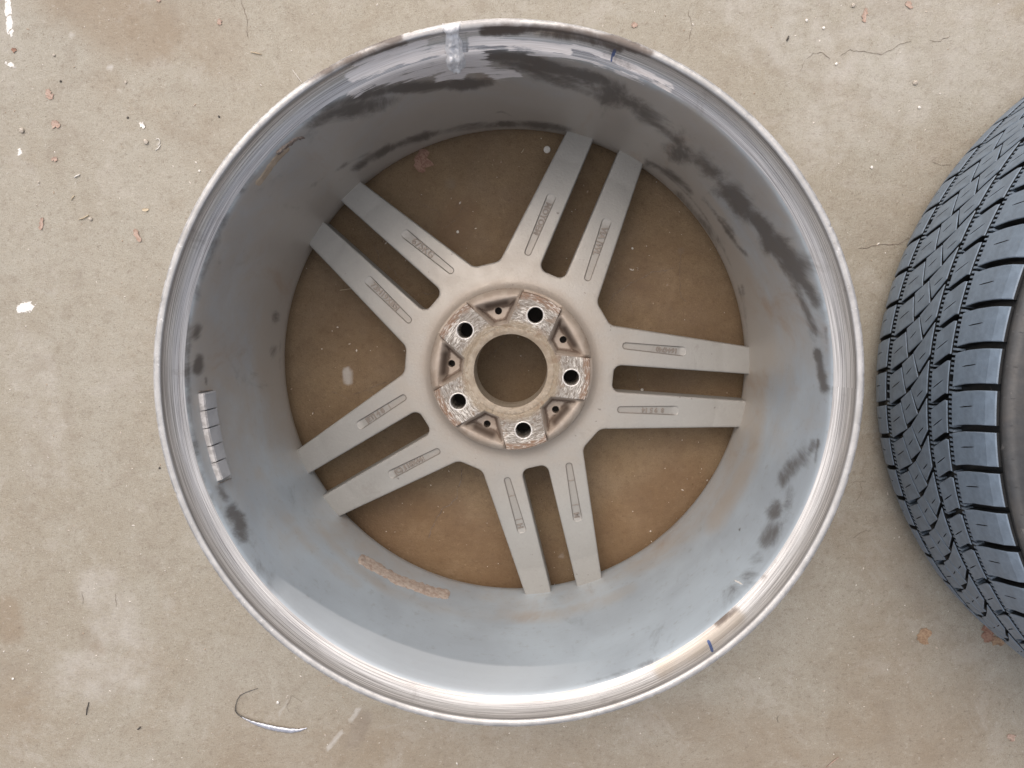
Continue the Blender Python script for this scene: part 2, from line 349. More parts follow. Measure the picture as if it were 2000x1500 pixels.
# ------------------------------------------------------------------ ground
xs = np.concatenate([[-40, -12, -4, -2, -1.2], np.linspace(-.8, .8, 401), [1.2, 2, 4, 12, 40]])
ys = np.concatenate([[-40, -12, -4, -2, -1], np.linspace(-.6, .64, 311), [1, 2, 4, 12, 40]])
GX, GY = np.meshgrid(xs, ys); gv = np.stack([GX.ravel(), GY.ravel(), np.zeros(GX.size)], 1)
nx, ny = len(xs), len(ys); ii, jj = np.meshgrid(np.arange(nx-1), np.arange(ny-1)); b0 = (jj*nx+ii).ravel()
gme = make_mesh('ground', gv, np.stack([b0, b0+1, b0+1+nx, b0+nx], 1))
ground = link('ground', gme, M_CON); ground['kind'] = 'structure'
Q = gv[:, :2]
def blob(items):
    """items: (list of photo points on the floor, radius in px, strength)"""
    a = np.zeros(len(Q))
    for pts, r, s in items:
        P = [at(*p)[:2] for p in pts]; rr = r*.8014/FPX
        d = seg_dist(P, Q, False) if len(P) > 1 else np.hypot(*(Q-P[0]).T)
        a = np.maximum(a, s*(1-sstep((d-rr*.35)/(rr*.9))))
    return a
def add_attr(me, name, arr):
    at_ = me.attributes.new(name, 'FLOAT', 'POINT'); at_.data.foreach_set('value', np.asarray(arr, np.float32))
add_attr(gme, 'brown', blob([
    ([(150, -20), (230, 40), (290, 60)], 90, .95), ([(310, 10), (420, 90)], 90, .55), ([(200, 60), (200, 160)], 50, .45), ([(500, 1490), (900, 1520), (1300, 1500), (1900, 1480)], 170, .55), ([(1750, 1250), (1900, 1400)], 130, .45), ([(1720, 900), (1740, 1100)], 90, .40), ([(30, 1150), (30, 1480)], 90, .40),
    ([(10, 1190), (20, 1230)], 45, .95), ([(60, 1260)], 70, .35), ([(190, 1265), (195, 1270)], 20, .5),
    ([(880, 1060), (1000, 1110), (760, 1010)], 110, .95), ([(1200, 1060), (1330, 980)], 110, .85), ([(1330, 1060), (1250, 1150)], 90, .55), ([(700, 620), (640, 800)], 90, .35),
    ([(1280, 520), (1390, 600)], 100, .45), ([(900, 420), (880, 470)], 45, .8), ([(830, 330)], 40, .4), ([(1200, 1420), (1500, 1480), (800, 1480)], 110, .6),
    ([(540, 1460), (640, 1420)], 70, .5), ([(1700, 1330), (1850, 1400)], 120, .45), ([(1650, 860), (1620, 1060)], 60, .35),
    ([(1000, 420), (960, 470)], 70, .3), ([(1290, 900), (1350, 1000)], 120, .4), ([(470, 1490), (500, 1440)], 80, .3),
    ([(1400, 180), (1460, 240)], 60, .25), ([(1850, 300), (1760, 400)], 70, .3), ([(380, 150), (400, 250)], 90, .3)]))
_c = at(1003, 735)[:2]; add_attr(gme, 'floor_shade', (1-sstep((np.hypot(*(Q-_c).T)-.246)/.035))*.96)  # shade of the floor inside the wheel, painted as a brown circle
add_attr(gme, 'dark', blob([
    ([(100, 520), (140, 505), (158, 530), (150, 560), (110, 558), (98, 525)], 5, .55), ([(710, 1400), (690, 1450)], 26, .65),
    ([(1620, 1040), (1700, 960)], 25, .35), ([(1710, 1015)], 10, .7), ([(1785, 1150)], 9, .6), ([(45, 1352), (60, 1355)], 9, .6),
    ([(80, 1110), (120, 1120)], 22, .3), ([(195, 240), (197, 500)], 6, .35), ([(200, 20), (200, 160)], 7, .4), ([(1330, 490)], 10, .6),
    ([(1290, 560)], 12, .4), ([(120, 1190)], 40, .25), ([(1750, 1100), (1800, 1180), (1860, 1250)], 34, .45), ([(880, 360)], 16, .6),
    ([(1360, 880)], 5, .9), ([(960, 1010)], 60, .2), ([(1010, 720), (980, 700)], 60, .3), ([(710, 1060), (760, 1100)], 30, .35)]))
add_attr(gme, 'white', blob([
    ([(8, 30), (20, 90)], 45, .38), ([(1500, 30), (1800, 60), (1950, 120)], 150, .45), ([(900, 0), (1200, 10)], 60, .35), ([(139, 69)], 10, .75), ([(215, 132)], 9, .85), ([(243, 92), (255, 125)], 7, .5),
    ([(678, 725), (680, 745)], 12, 1.0), ([(700, 1385), (685, 1408)], 8, .8), ([(668, 1430), (640, 1462)], 7, .8), ([(565, 1365), (545, 1395)], 5, .5),
    ([(150, 1330), (260, 1300), (200, 1150)], 90, .5), ([(60, 700), (90, 900)], 90, .4), ([(1600, 250), (1750, 200), (1500, 60)], 110, .45),
    ([(1620, 430), (1700, 560)], 60, .3), ([(260, 290), (280, 320)], 30, .3), ([(1340, 60), (1345, 80)], 6, .4), ([(600, 150), (640, 100)], 50, .3),
    ([(1795, 300), (1850, 230)], 60, .35), ([(1098, 1086)], 10, .6), ([(310, 282)], 9, .6), ([(1460, 1460)], 50, .2)]))
add_attr(gme, 'paint', blob([
    ([(14, -20), (18, 40), (20, 66)], 6, 1.0), ([(20, 70), (22, 92)], 3, .9), ([(14, 122), (24, 130)], 6, 1.0), ([(24, 138), (24, 146)], 3, .9),
    ([(40, 602), (56, 600)], 12, 1.0), ([(66, 597)], 5, .9), ([(11, 163)], 5, .9), ([(36, 290), (41, 300)], 5, .95), ([(144, 357)], 6, .95), ([(111, 320)], 5, .8)]))

# cracks: thin dark fissures in the slab, one piece each
def crack(pts, wpx, mat=M_CRACK, rough=1.0):
    P = np.array([at(*p)[:2] for p in pts]); P = resample(P, .0035, False)
    n = len(P); j = rng.normal(0, .0006*rough, (n, 2)); j[0] = j[-1] = 0; P = P+j
    e = np.gradient(P, axis=0); e /= np.linalg.norm(e, axis=1)[:, None]; nn = np.stack([-e[:, 1], e[:, 0]], 1)
    wd = wpx*.8014/FPX*.29*(.25+.9*rng.random(n)); wd[0] = wd[-1] = .00005
    V = []; F = []
    for i in range(n):
        V += [(*(P[i]+nn[i]*wd[i]), .0004), (*P[i], .0002), (*(P[i]-nn[i]*wd[i]), .0004)]
    for i in range(n-1):
        a = 3*i; F += [(a, a+1, a+4, a+3), (a+1, a+2, a+5, a+4)]
    o = link('crack', make_mesh('crack', V, F), mat, ground); return o
for pts, wd in [
    ([(471, 0), (483, 38), (486, 76)], 1.6), ([(1575, 115), (1588, 104), (1608, 104), (1621, 115)], 1.4),
    ([(1640, 110), (1660, 98), (1700, 103), (1722, 107), (1740, 98), (1758, 84), (1780, 81)], 1.5), ([(1815, 78), (1836, 81), (1856, 70)], 1.3),
    ([(1562, 140), (1572, 118)], 1.2), ([(1676, 486), (1705, 481), (1728, 477), (1755, 477), (1772, 466), (1800, 452)], 2.2),
    ([(1820, 316), (1840, 322), (1858, 321)], 1.6), ([(1660, 941), (1678, 940), (1690, 942)], 1.6), ([(1679, 941), (1684, 958), (1672, 978)], 1.4),
    ([(1664, 1052), (1690, 1035), (1700, 1036)], 1.4), ([(1186, 600), (1191, 586), (1201, 574), (1226, 556), (1250, 545), (1268, 533), (1300, 529), (1318, 523)], 2.2),
    ([(1332, 492), (1326, 520), (1328, 552), (1330, 580), (1342, 590)], 1.5), ([(1240, 716), (1245, 728), (1247, 745), (1250, 760)], 2.0),
    ([(733, 470), (731, 478), (738, 492), (739, 510)], 2.2), ([(824, 570), (836, 574), (850, 570)], 2.0), ([(755, 515), (770, 530), (790, 552)], 1.6),
    ([(902, 912), (901, 935), (894, 958), (893, 972), (880, 984), (868, 990), (855, 1010), (845, 1030), (836, 1052)], 3.0),
    ([(720, 760), (745, 748), (770, 744)], 2.2), ([(690, 770), (720, 762), (735, 775)], 1.4), ([(646, 765), (668, 772), (690, 786)], 1.3),
    ([(1060, 922), (1063, 940)], 1.5), ([(868, 445), (890, 430), (905, 402)], 1.4), ([(820, 396), (850, 410), (862, 425)], 1.2),
    ([(992, 640), (985, 665), (965, 690)], 1.6), ([(1040, 665), (1060, 690)], 1.2), ([(1230, 590), (1236, 610)], 1.2), ([(480, 1360), (482, 1368)], 1.0),
    ([(590, 1372), (572, 1358), (560, 1380), (566, 1392)], 1.0), ([(1345, 20), (1352, 50), (1346, 78)], 1.2), ([(1255, 100), (1261, 150)], 1.0),
    ([(1410, 1012), (1432, 1030)], 1.0), ([(160, 1155), (162, 1180)], 1.3), ([(225, 1160), (227, 1185)], 1.2), ([(1140, 405), (1145, 440)], 1.0)]:
    crack(pts, wd)

# ------------------------------------------------------------------ wheel
WALLP = [(229.6, 30), (230, 39), (231.5, 60), (233.5, 100), (236, 150), (238.5, 195), (239.6, 208), (240.6, 216), (241.6, 220.5), (243, 222.2)]
wheel = link('alloy_wheel', None)
tag(wheel, 'worn silver alloy wheel lying face down, five spoke pairs, weld repair on its rim', 'wheel')
BOLT0, PAIR0 = 66.0, 66.95

def dense(prof, step):
    P = [np.array(prof[0], float)]
    for a, b in zip(prof[:-1], prof[1:]):
        a = np.array(a, float); b = np.array(b, float); k = max(1, int(np.linalg.norm(b-a)/step))
        for j in range(1, k+1): P.append(a+(b-a)*j/k)
    return np.array(P)
def rim_piece(name, prof, mat, n, jit=None):
    V, F = lathe(prof, n, False, jit); me = make_mesh(name, V, F)
    k = len(prof); s = np.concatenate([[0], np.cumsum(np.hypot(*np.diff(np.array(prof)*mm, axis=0).T))])
    th = np.repeat(np.arange(n)*2*math.pi/n*.24, k); ss = np.tile(s, n)
    uvl = me.uv_layers.new(name='UVMap'); li = np.empty(len(me.loops), np.int32); me.loops.foreach_get('vertex_index', li)
    uv = np.stack([th[li], ss[li]], 1)
    uv4 = uv.reshape(-1, 4, 2); wrap = uv4[:, :, 0].max(1)-uv4[:, :, 0].min(1) > .5
    sel = uv4[wrap]; sel[:, :, 0] = np.where(sel[:, :, 0] < .5, sel[:, :, 0]+2*math.pi*.24, sel[:, :, 0]); uv4[wrap] = sel
    uvl.data.foreach_set('uv', uv4.reshape(-1).astype(np.float32)); return me, V
NR = 900
wall_prof = dense([(q[0], q[1]) for q in WALLP[::-1]], 2.0)
wall_full = np.vstack([wall_prof, [(230.5, 22), (236, 12), (244, 5), (253, 2), (258.5, 3), (259, 10), (254, 18), (248, 30), (243.5, 60), (243.5, 120), (246, 190), (249.5, 221), (249.5, 226)]])
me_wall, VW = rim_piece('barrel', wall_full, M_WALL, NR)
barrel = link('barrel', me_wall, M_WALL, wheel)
flg = [(242.6, 221.9), (244.2, 223.3), (246.8, 225.4), (249.2, 228.4), (250.9, 231.8), (251.9, 235.2), (252.4, 238.2), (252.8, 238.9), (253.5, 239.4), (254.6, 239.9), (256.4, 240.0), (257.6, 239.6), (258.3, 238.6), (258.5, 237.0), (258.3, 232.0), (257.6, 229.0), (255, 227.4), (249.6, 226.5), (249.5, 226)]
flg = dense(flg, 1.2)
ph = rng.random(40)*6.28; fr = rng.integers(20, 400, 40); am = rng.random(40)
def jit_f(th):
    f = sum(a*np.sin(k*th+p) for a, k, p in zip(am, fr, ph))/4.0
    nick = np.zeros_like(th)
    for c in rng.random(90)*6.283: nick += np.exp(-((th-c)/(.0015+.005*rng.random()))**2)*rng.random()**2*.0006
    lip = np.exp(-((flg[:, 0]-258)/2.2)**2)
    ddr = -(f[:, None]*.00010+nick[:, None])*lip[None, :]
    dz = (f[:, None]*.00006-nick[:, None]*.7)*lip[None, :]
    return ddr, dz
me_flg, VF = rim_piece('rim_flange', flg, M_FLG, NR*2, jit_f)
flange = link('rim_flange', me_flg, M_FLG, wheel)

# wear and painted light marks on the rim: strokes given as photo points lying on the wall, stored as vertex masks
def wear_shade(V, items):
    out = {k: np.zeros(len(V)) for k in ('dark', 'brown', 'polish', 'light', 'ink')}
    for name, pts, r, s in items:
        P = np.array([wall_hit(*p) for p in pts]); d = np.full(len(V), 9.0)
        if len(P) == 1: P = np.vstack([P, P+1e-5])
        for a, b in zip(P[:-1], P[1:]):
            ab = b-a; t = np.clip(((V-a)@ab)/(ab@ab), 0, 1); q = V-a-t[:, None]*ab
            q[:, 2] *= .62; d = np.minimum(d, np.linalg.norm(q, axis=1))
        rr = r*.00046
        out[name] = np.maximum(out[name], s*(1-sstep(d/(rr*1.9))))
    return out
D, B_, P_, L_, I_ = 'dark', 'brown', 'polish', 'light', 'ink'
 
marks = [
 (D, [(868, 108), (872, 124), (890, 130), (910, 124), (914, 106)], 3.5, 1.0),  # shadow line round the weld's lower end, painted dark
 (D, [(366, 560), (362, 640), (362, 720), (368, 800), (382, 880), (400, 950), (425, 1020)], 7, .62), (D, [(384, 560), (410, 480), (450, 400), (500, 330), (560, 270)], 7, .5), (B_, [(1470, 620), (1485, 720), (1480, 830), (1450, 930), (1400, 1010)], 34, .6), (B_, [(560, 840), (590, 960), (650, 1060), (740, 1140), (860, 1190), (1000, 1205), (1120, 1190), (1230, 1150)], 20, .45), (D, [(1620, 560), (1630, 640), (1632, 720), (1628, 800)], 4, .45),
 (D, [(470, 1075), (500, 1120), (540, 1160)], 10, .35), (D, [(1090, 1342), (1180, 1325), (1280, 1290), (1380, 1235), (1450, 1180)], 4, .4),
 (D, [(560, 250), (640, 195), (720, 165)], 26, .35), (D, [(1100, 150), (1200, 190), (1300, 250), (1400, 340), (1480, 430), (1550, 530), (1600, 650)], 34, .40),
 # soot and scuffing below the bead seat, right and top
 (D, [(1100, 150), (1180, 185), (1260, 230), (1340, 290), (1410, 360), (1470, 430), (1520, 500), (1555, 560), (1590, 640)], 12, .75),
 (D, [(1200, 180), (1215, 190)], 26, .95), (D, [(1245, 208), (1262, 222)], 26, .9), (D, [(1150, 160)], 16, .8),
 (D, [(1320, 300), (1370, 310), (1400, 340)], 22, .8), (D, [(1430, 380), (1450, 410)], 26, .95), (D, [(1478, 430), (1492, 445)], 22, .9),
 (D, [(1500, 470), (1520, 480)], 20, .9), (D, [(1540, 510), (1556, 528)], 22, .95), (D, [(1575, 560), (1590, 590)], 12, .8),
 (D, [(1290, 255), (1330, 275)], 14, .6), (D, [(1375, 390), (1400, 420), (1430, 450)], 10, .55),
 (D, [(1270, 320), (1310, 340), (1340, 365)], 14, .75), (D, [(1330, 385), (1360, 420), (1400, 470)], 16, .7), (D, [(1405, 430), (1440, 480), (1455, 495)], 9, .7),
 (D, [(1300, 340), (1360, 400), (1410, 480), (1445, 570), (1460, 650)], 7, .6), (D, [(1450, 560), (1455, 620)], 10, .6),
 (D, [(1597, 690), (1602, 715), (1608, 755)], 11, 1.0), (D, [(1612, 640), (1616, 680)], 5, .6),
 (D, [(1565, 895), (1545, 915), (1530, 930)], 18, .85), (D, [(1588, 870), (1570, 900)], 10, .7), (D, [(1512, 995)], 16, .9), (D, [(1508, 1040), (1500, 1055)], 16, .9),
 (D, [(1545, 960), (1535, 985)], 12, .6), (D, [(1480, 1095), (1460, 1120)], 16, .7), (D, [(1430, 1150)], 20, .35), (D, [(1285, 1240), (1315, 1245)], 22, .45), (D, [(1365, 1222)], 16, .4),
 (D, [(1598, 860), (1592, 900)], 4, .7), (D, [(1445, 1034)], 3, 1.0),
 # top: dark unground paint under the bright patch
 (D, [(640, 212), (700, 188), (760, 176), (830, 170), (900, 166), (950, 160)], 13, .95), (D, [(610, 230), (660, 212), (710, 208), (750, 200)], 20, .9), (D, [(590, 240), (640, 215)], 10, .6),
 (D, [(955, 105), (1000, 112), (1060, 125), (1120, 140), (1180, 160)], 14, 1.0), (D, [(1000, 135), (1080, 148)], 10, .7),
 (D, [(608, 262)], 16, .4), (D, [(816, 275)], 12, .6), (D, [(960, 222), (980, 218), (1000, 228)], 6, .6), (D, [(700, 325), (730, 305), (800, 275), (880, 255), (960, 243), (1040, 243), (1110, 253)], 13, .8), (D, [(955, 100), (990, 118), (1040, 132), (1100, 140)], 13, 1.0), (D, [(1050, 150), (1130, 172), (1180, 190)], 16, .8), (D, [(1210, 190), (1240, 205)], 18, 1.0),
 (D, [(600, 370), (660, 330), (720, 300)], 8, .4), (D, [(538, 624)], 12, .6), (D, [(532, 685)], 13, .6), (D, [(548, 660), (547, 720)], 5, .4),
 (D, [(386, 640), (384, 655)], 10, .7), (D, [(388, 700), (386, 722)], 10, .85), (D, [(402, 740), (403, 750)], 4, .6),
 (D, [(455, 1000), (466, 1015), (472, 1045)], 13, 1.0), (D, [(430, 955), (440, 975)], 9, .6), (D, [(484, 1045), (492, 1060)], 12, .45), (D, [(497, 1105), (520, 1125)], 14, .35),
 (D, [(420, 470), (400, 520), (385, 580)], 8, .45), (D, [(625, 1185)], 6, .35), (D, [(680, 1218)], 7, .4), (D, [(720, 1262)], 6, .4), (D, [(600, 1165)], 4, .4),
 (D, [(370, 640), (367, 720), (372, 800)], 5, .55), (D, [(455, 380), (420, 450), (400, 500)], 6, .5),
 # faint rust bloom
 (B_, [(475, 690), (482, 740), (490, 790)], 26, .45), (B_, [(505, 920), (530, 960), (560, 1010)], 26, .5), (B_, [(1480, 700), (1490, 780)], 28, .45), (B_, [(620, 300), (580, 370)], 22, .25),
 (B_, [(900, 1190), (1000, 1200), (1100, 1195)], 24, .35), (B_, [(560, 1010), (620, 1080), (700, 1140)], 18, .35), (B_, [(1440, 860), (1400, 960)], 22, .45), (B_, [(1385, 430), (1410, 470)], 10, .5),
 (B_, [(1500, 480), (1480, 560)], 24, .3), (B_, [(490, 600), (470, 560)], 20, .3),
 # bright ground-back metal round the weld
 (P_, [(690, 160), (740, 140), (800, 118), (860, 105), (930, 100)], 18, 1.0), (P_, [(740, 160), (800, 150), (870, 140), (950, 138), (1000, 142)], 9, .95),
 (P_, [(660, 175), (690, 160)], 8, .9), (P_, [(800, 130), (870, 125), (940, 125)], 16, .95), (P_, [(1000, 92), (1060, 100), (1130, 110)], 7, .8), (P_, [(1130, 112), (1190, 128), (1260, 155)], 7, .7),
 (P_, [(860, 150), (900, 148)], 12, .9), (P_, [(690, 152), (740, 132), (800, 118), (850, 112)], 20, 1.0), (P_, [(920, 118), (970, 150), (1010, 148)], 10, .9),
 # pale crescent of daylight, painted in below through the light mask
]
marks = [(n_, p_, (r_*1.3 if n_ == 'dark' and 12 <= r_ < 30 else r_), s_) for n_, p_, r_, s_ in marks]
wv = wear_shade(VW, marks)
tvw = np.degrees(np.arctan2(VW[:, 1], VW[:, 0])) % 360
wv['brown'] = np.maximum(wv['brown'], .80*sstep((1.45-np.abs((tvw-100+180) % 360-180)/105))*sstep((.232-VW[:, 2])/.02)+.45*sstep((.120-VW[:, 2])/.09))  # dust bloom plus the wall's warm dim side painted in as brown
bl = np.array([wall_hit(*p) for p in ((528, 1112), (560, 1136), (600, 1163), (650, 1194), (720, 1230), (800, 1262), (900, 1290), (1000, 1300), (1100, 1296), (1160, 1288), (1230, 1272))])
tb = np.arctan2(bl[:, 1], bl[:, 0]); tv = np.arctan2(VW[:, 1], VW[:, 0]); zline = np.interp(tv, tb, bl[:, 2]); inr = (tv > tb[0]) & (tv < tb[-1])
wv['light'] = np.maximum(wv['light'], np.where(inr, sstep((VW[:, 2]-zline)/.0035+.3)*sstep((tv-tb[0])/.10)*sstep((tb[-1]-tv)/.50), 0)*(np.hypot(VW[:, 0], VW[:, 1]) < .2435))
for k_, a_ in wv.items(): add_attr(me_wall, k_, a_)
fmarks = [
 (D, [(865, 66), (868, 85), (870, 104)], 2, .45), (D, [(909, 64), (912, 85), (913, 104)], 2, .45),  # shadow outlines along both sides of the weld, painted dark
 (D, [(945, 60), (1000, 58), (1060, 55), (1130, 62), (1200, 78), (1270, 102)], 8, 1.0), (D, [(1060, 66), (1140, 76), (1210, 96)], 7, .8), (D, [(940, 58), (1000, 50)], 6, .6), (D, [(560, 152), (620, 116), (680, 92), (740, 80), (780, 74)], 8, 1.0), (D, [(600, 157), (660, 124), (740, 96), (790, 84)], 7, .8),  # dark reflection bands of the polished flange, painted in
 (D, [(1180, 105), (1240, 135), (1300, 170)], 6, .55), (D, [(1440, 1190), (1400, 1215)], 6, .6), (D, [(1490, 1130), (1515, 1095)], 6, .6), (D, [(700, 110), (760, 92)], 6, .6), (D, [(690, 55), (640, 72)], 4, .7),
 (B_, [(560, 165), (620, 125), (680, 100)], 9, .9), (B_, [(1290, 1310), (1350, 1275), (1400, 1240), (1440, 1205)], 12, .95), (B_, [(1050, 62), (1120, 70)], 7, .7), (B_, [(1330, 1260), (1400, 1215)], 8, .6),
 (P_, [(760, 80), (820, 62), (880, 52), (940, 46)], 8, .9), (P_, [(700, 125), (760, 105), (830, 90)], 8, .9), (P_, [(925, 80), (980, 82), (1040, 90), (1110, 98)], 7, .95), (P_, [(900, 45), (960, 42), (1010, 44)], 7, .95),
 (P_, [(690, 148), (760, 120), (850, 100), (880, 98)], 9, 1.0), (P_, [(920, 100), (1000, 108), (1060, 112)], 6, .9), (P_, [(1120, 88), (1190, 112), (1260, 145), (1310, 175)], 6, .75), (P_, [(640, 110), (690, 92)], 4, .7),
 (I_, [(1201, 98), (1197, 108)], 3, .9), (I_, [(1195, 112), (1194, 119)], 1.8, .9), (I_, [(1384, 1253), (1388, 1262), (1391, 1271)], 2.8, 1.0),
]
wv = wear_shade(VF, fmarks)
for k_, a_ in wv.items(): add_attr(me_flg, k_, a_)

# ---- spokes and hub as one casting, cut into its parts
def zplate(r): return np.interp(r, [.072, .080, .1, .2, .206, .235], [.0720, .0712, .068, .0462, .0450, .0405])
win = round_corners([(.0962, -.0127), (.240, -.0132), (.240, .0132), (.0962, .0127)], [.0075, 0, 0, .0075])
e0 = np.array([.2061, .1008]); e1 = np.array([.1087, .01887]); dd = (e0-e1)/np.linalg.norm(e0-e1)
far = e0+dd*.03; near = e1-dd*(e1[0]-.1010)/dd[0]
opn = round_corners([(near[0], -near[1]), (far[0], -far[1]), (.30, -far[1]), (.30, far[1]), (far[0], far[1]), (near[0], near[1])], [.010, 0, 0, 0, 0, .010], 8)
cuts = []
for k in range(5):
    cuts.append(rot2(win, PAIR0-72*k)); cuts.append(rot2(opn, PAIR0-72*k-36))
ROUT, RCUT = .2335, .0960
def onplate(px, py):
    z = .06
    for _ in range(12): q = at(px, py, z); z = float(zplate(math.hypot(q[0], q[1])))
    return q[:2]
slots = [((1078.8, 380), (1029, 498)), ((1186.5, 427.7), (1146, 548)), ((1339, 687), (1216.5, 675)), ((1325, 802), (1206.5, 800)), ((1129, 1018), (1110.5, 904.5)),
         ((1020.5, 1040.5), (989.5, 933)), ((760, 929), (858.5, 879.5)), ((699, 833), (792, 774)), ((715.5, 543.5), (802, 629)), ((787, 453), (884.5, 532))]
slot_polys = []; slot_ax = []
for (o_, i_) in slots:
    a = onplate(*o_); b = onplate(*i_); d = b-a; L = np.linalg.norm(d); d /= L; n_ = np.array([-d[1], d[0]])
    wo, wi = .0043, .0029
    slot_polys.append(round_corners([a+n_*wo, a-n_*wo, b-n_*wi, b+n_*wi], [.003, .003, .0026, .0026], 4)); slot_ax.append((a, b, d, n_, L))
pocket = np.array([(.0432, -.0072), (.0785, -.0335), (.0785, .0335), (.0432, .0072)])
pockets = [rot2(pocket, BOLT0-36-72*k) for k in range(5)]
bolts = [rot2([(.056, 0)], BOLT0-72*k)[0] for k in range(5)]
smalls = [rot2([(.0562, 0)], BOLT0-36-72*k)[0] for k in range(5)]

def pock_local(q, k): return rot2(q, -(BOLT0-36-72*k))
def height(q):
    r = np.hypot(*q.T); z = zplate(r)-.0003*np.exp(-((r-.203)/.0018)**2)
    de = np.full(len(q), 9.0)
    for c in cuts: de = np.minimum(de, seg_dist(c, q))
    RR = .0016; x = np.clip(RR-de, 0, RR); z = z-(RR-np.sqrt(np.maximum(RR*RR-x*x, 0)))
    for sp, (a, b, d, n_, L) in zip(slot_polys, slot_ax):
        near_ = np.hypot(*(q-(a+b)/2).T) < .05
        if not near_.any(): continue
        qq = q[near_]; ins = pip(sp, qq); ds = seg_dist(sp, qq); t = ((qq-a)@d)
        soft = sstep((t+.001)/.007)                 # shallow ramp at the outer end
        dep = np.where(ins, np.minimum(ds/.00025, 1)*(.2+.8*soft)*.0017, 0)
        z[near_] -= dep
    # fillet round the boss, boss wall
    f = np.clip((.0835-r)/.008, 0, 1); z = z+f*f*.0035
    top = np.full(len(q), .0890)
    inp = np.zeros(len(q), bool)
    for k in range(5):
        l = pock_local(q, k); m_ = pip(pocket, l) & (l[:, 0] > 0)
        if not m_.any(): continue
        lx = l[m_]; x = lx[:, 0]; rr = np.hypot(*lx.T)
        sl = np.array([.0353, .0263]); sl /= np.linalg.norm(sl)
        dside = np.minimum(np.abs((lx[:, 0]-.0432)*(-sl[1])+(lx[:, 1]-.0072)*sl[0]), np.abs((lx[:, 0]-.0432)*(-sl[1])+(-lx[:, 1]-.0072)*sl[0]))
        din = np.minimum(dside, x-.0432)
        s = sstep((din-.0002)/.0046); fl = .0882*(1-s)+.0725*s
        lump = .0872-.0085*np.clip((rr-.0680)/.0075, 0, 1)**2-.0030*(1-sstep(dside/.0032))-.0008*np.sin(lx[:, 1]*70)**2
        t = sstep((x-.0582)/.0085); v = fl*(1-t)+lump*t
        v = np.where(t > .2, np.minimum(v, .0885-.0012*(dside < .0005)), v)
        top[m_] = v; inp |= m_
    ring = r < .0393; top[ring] = .0892-(.0393-r[ring])*.55
    lipr = (r >= .0393) & (r < .0415) & ~inp; top[lipr] = .0886
    for c in bolts:
        db = np.hypot(*(q-c).T); m_ = db < .0083; top[m_] = np.minimum(top[m_], .0890-np.clip(.0083-db[m_], 0, .0011)*.9)
    edge = np.where(inp, .0757, .0738)
    rad = np.clip((edge-r)/.0007, 0, 1); z = np.where(r < edge, z+(top-z)*sstep(rad), z)
    return z

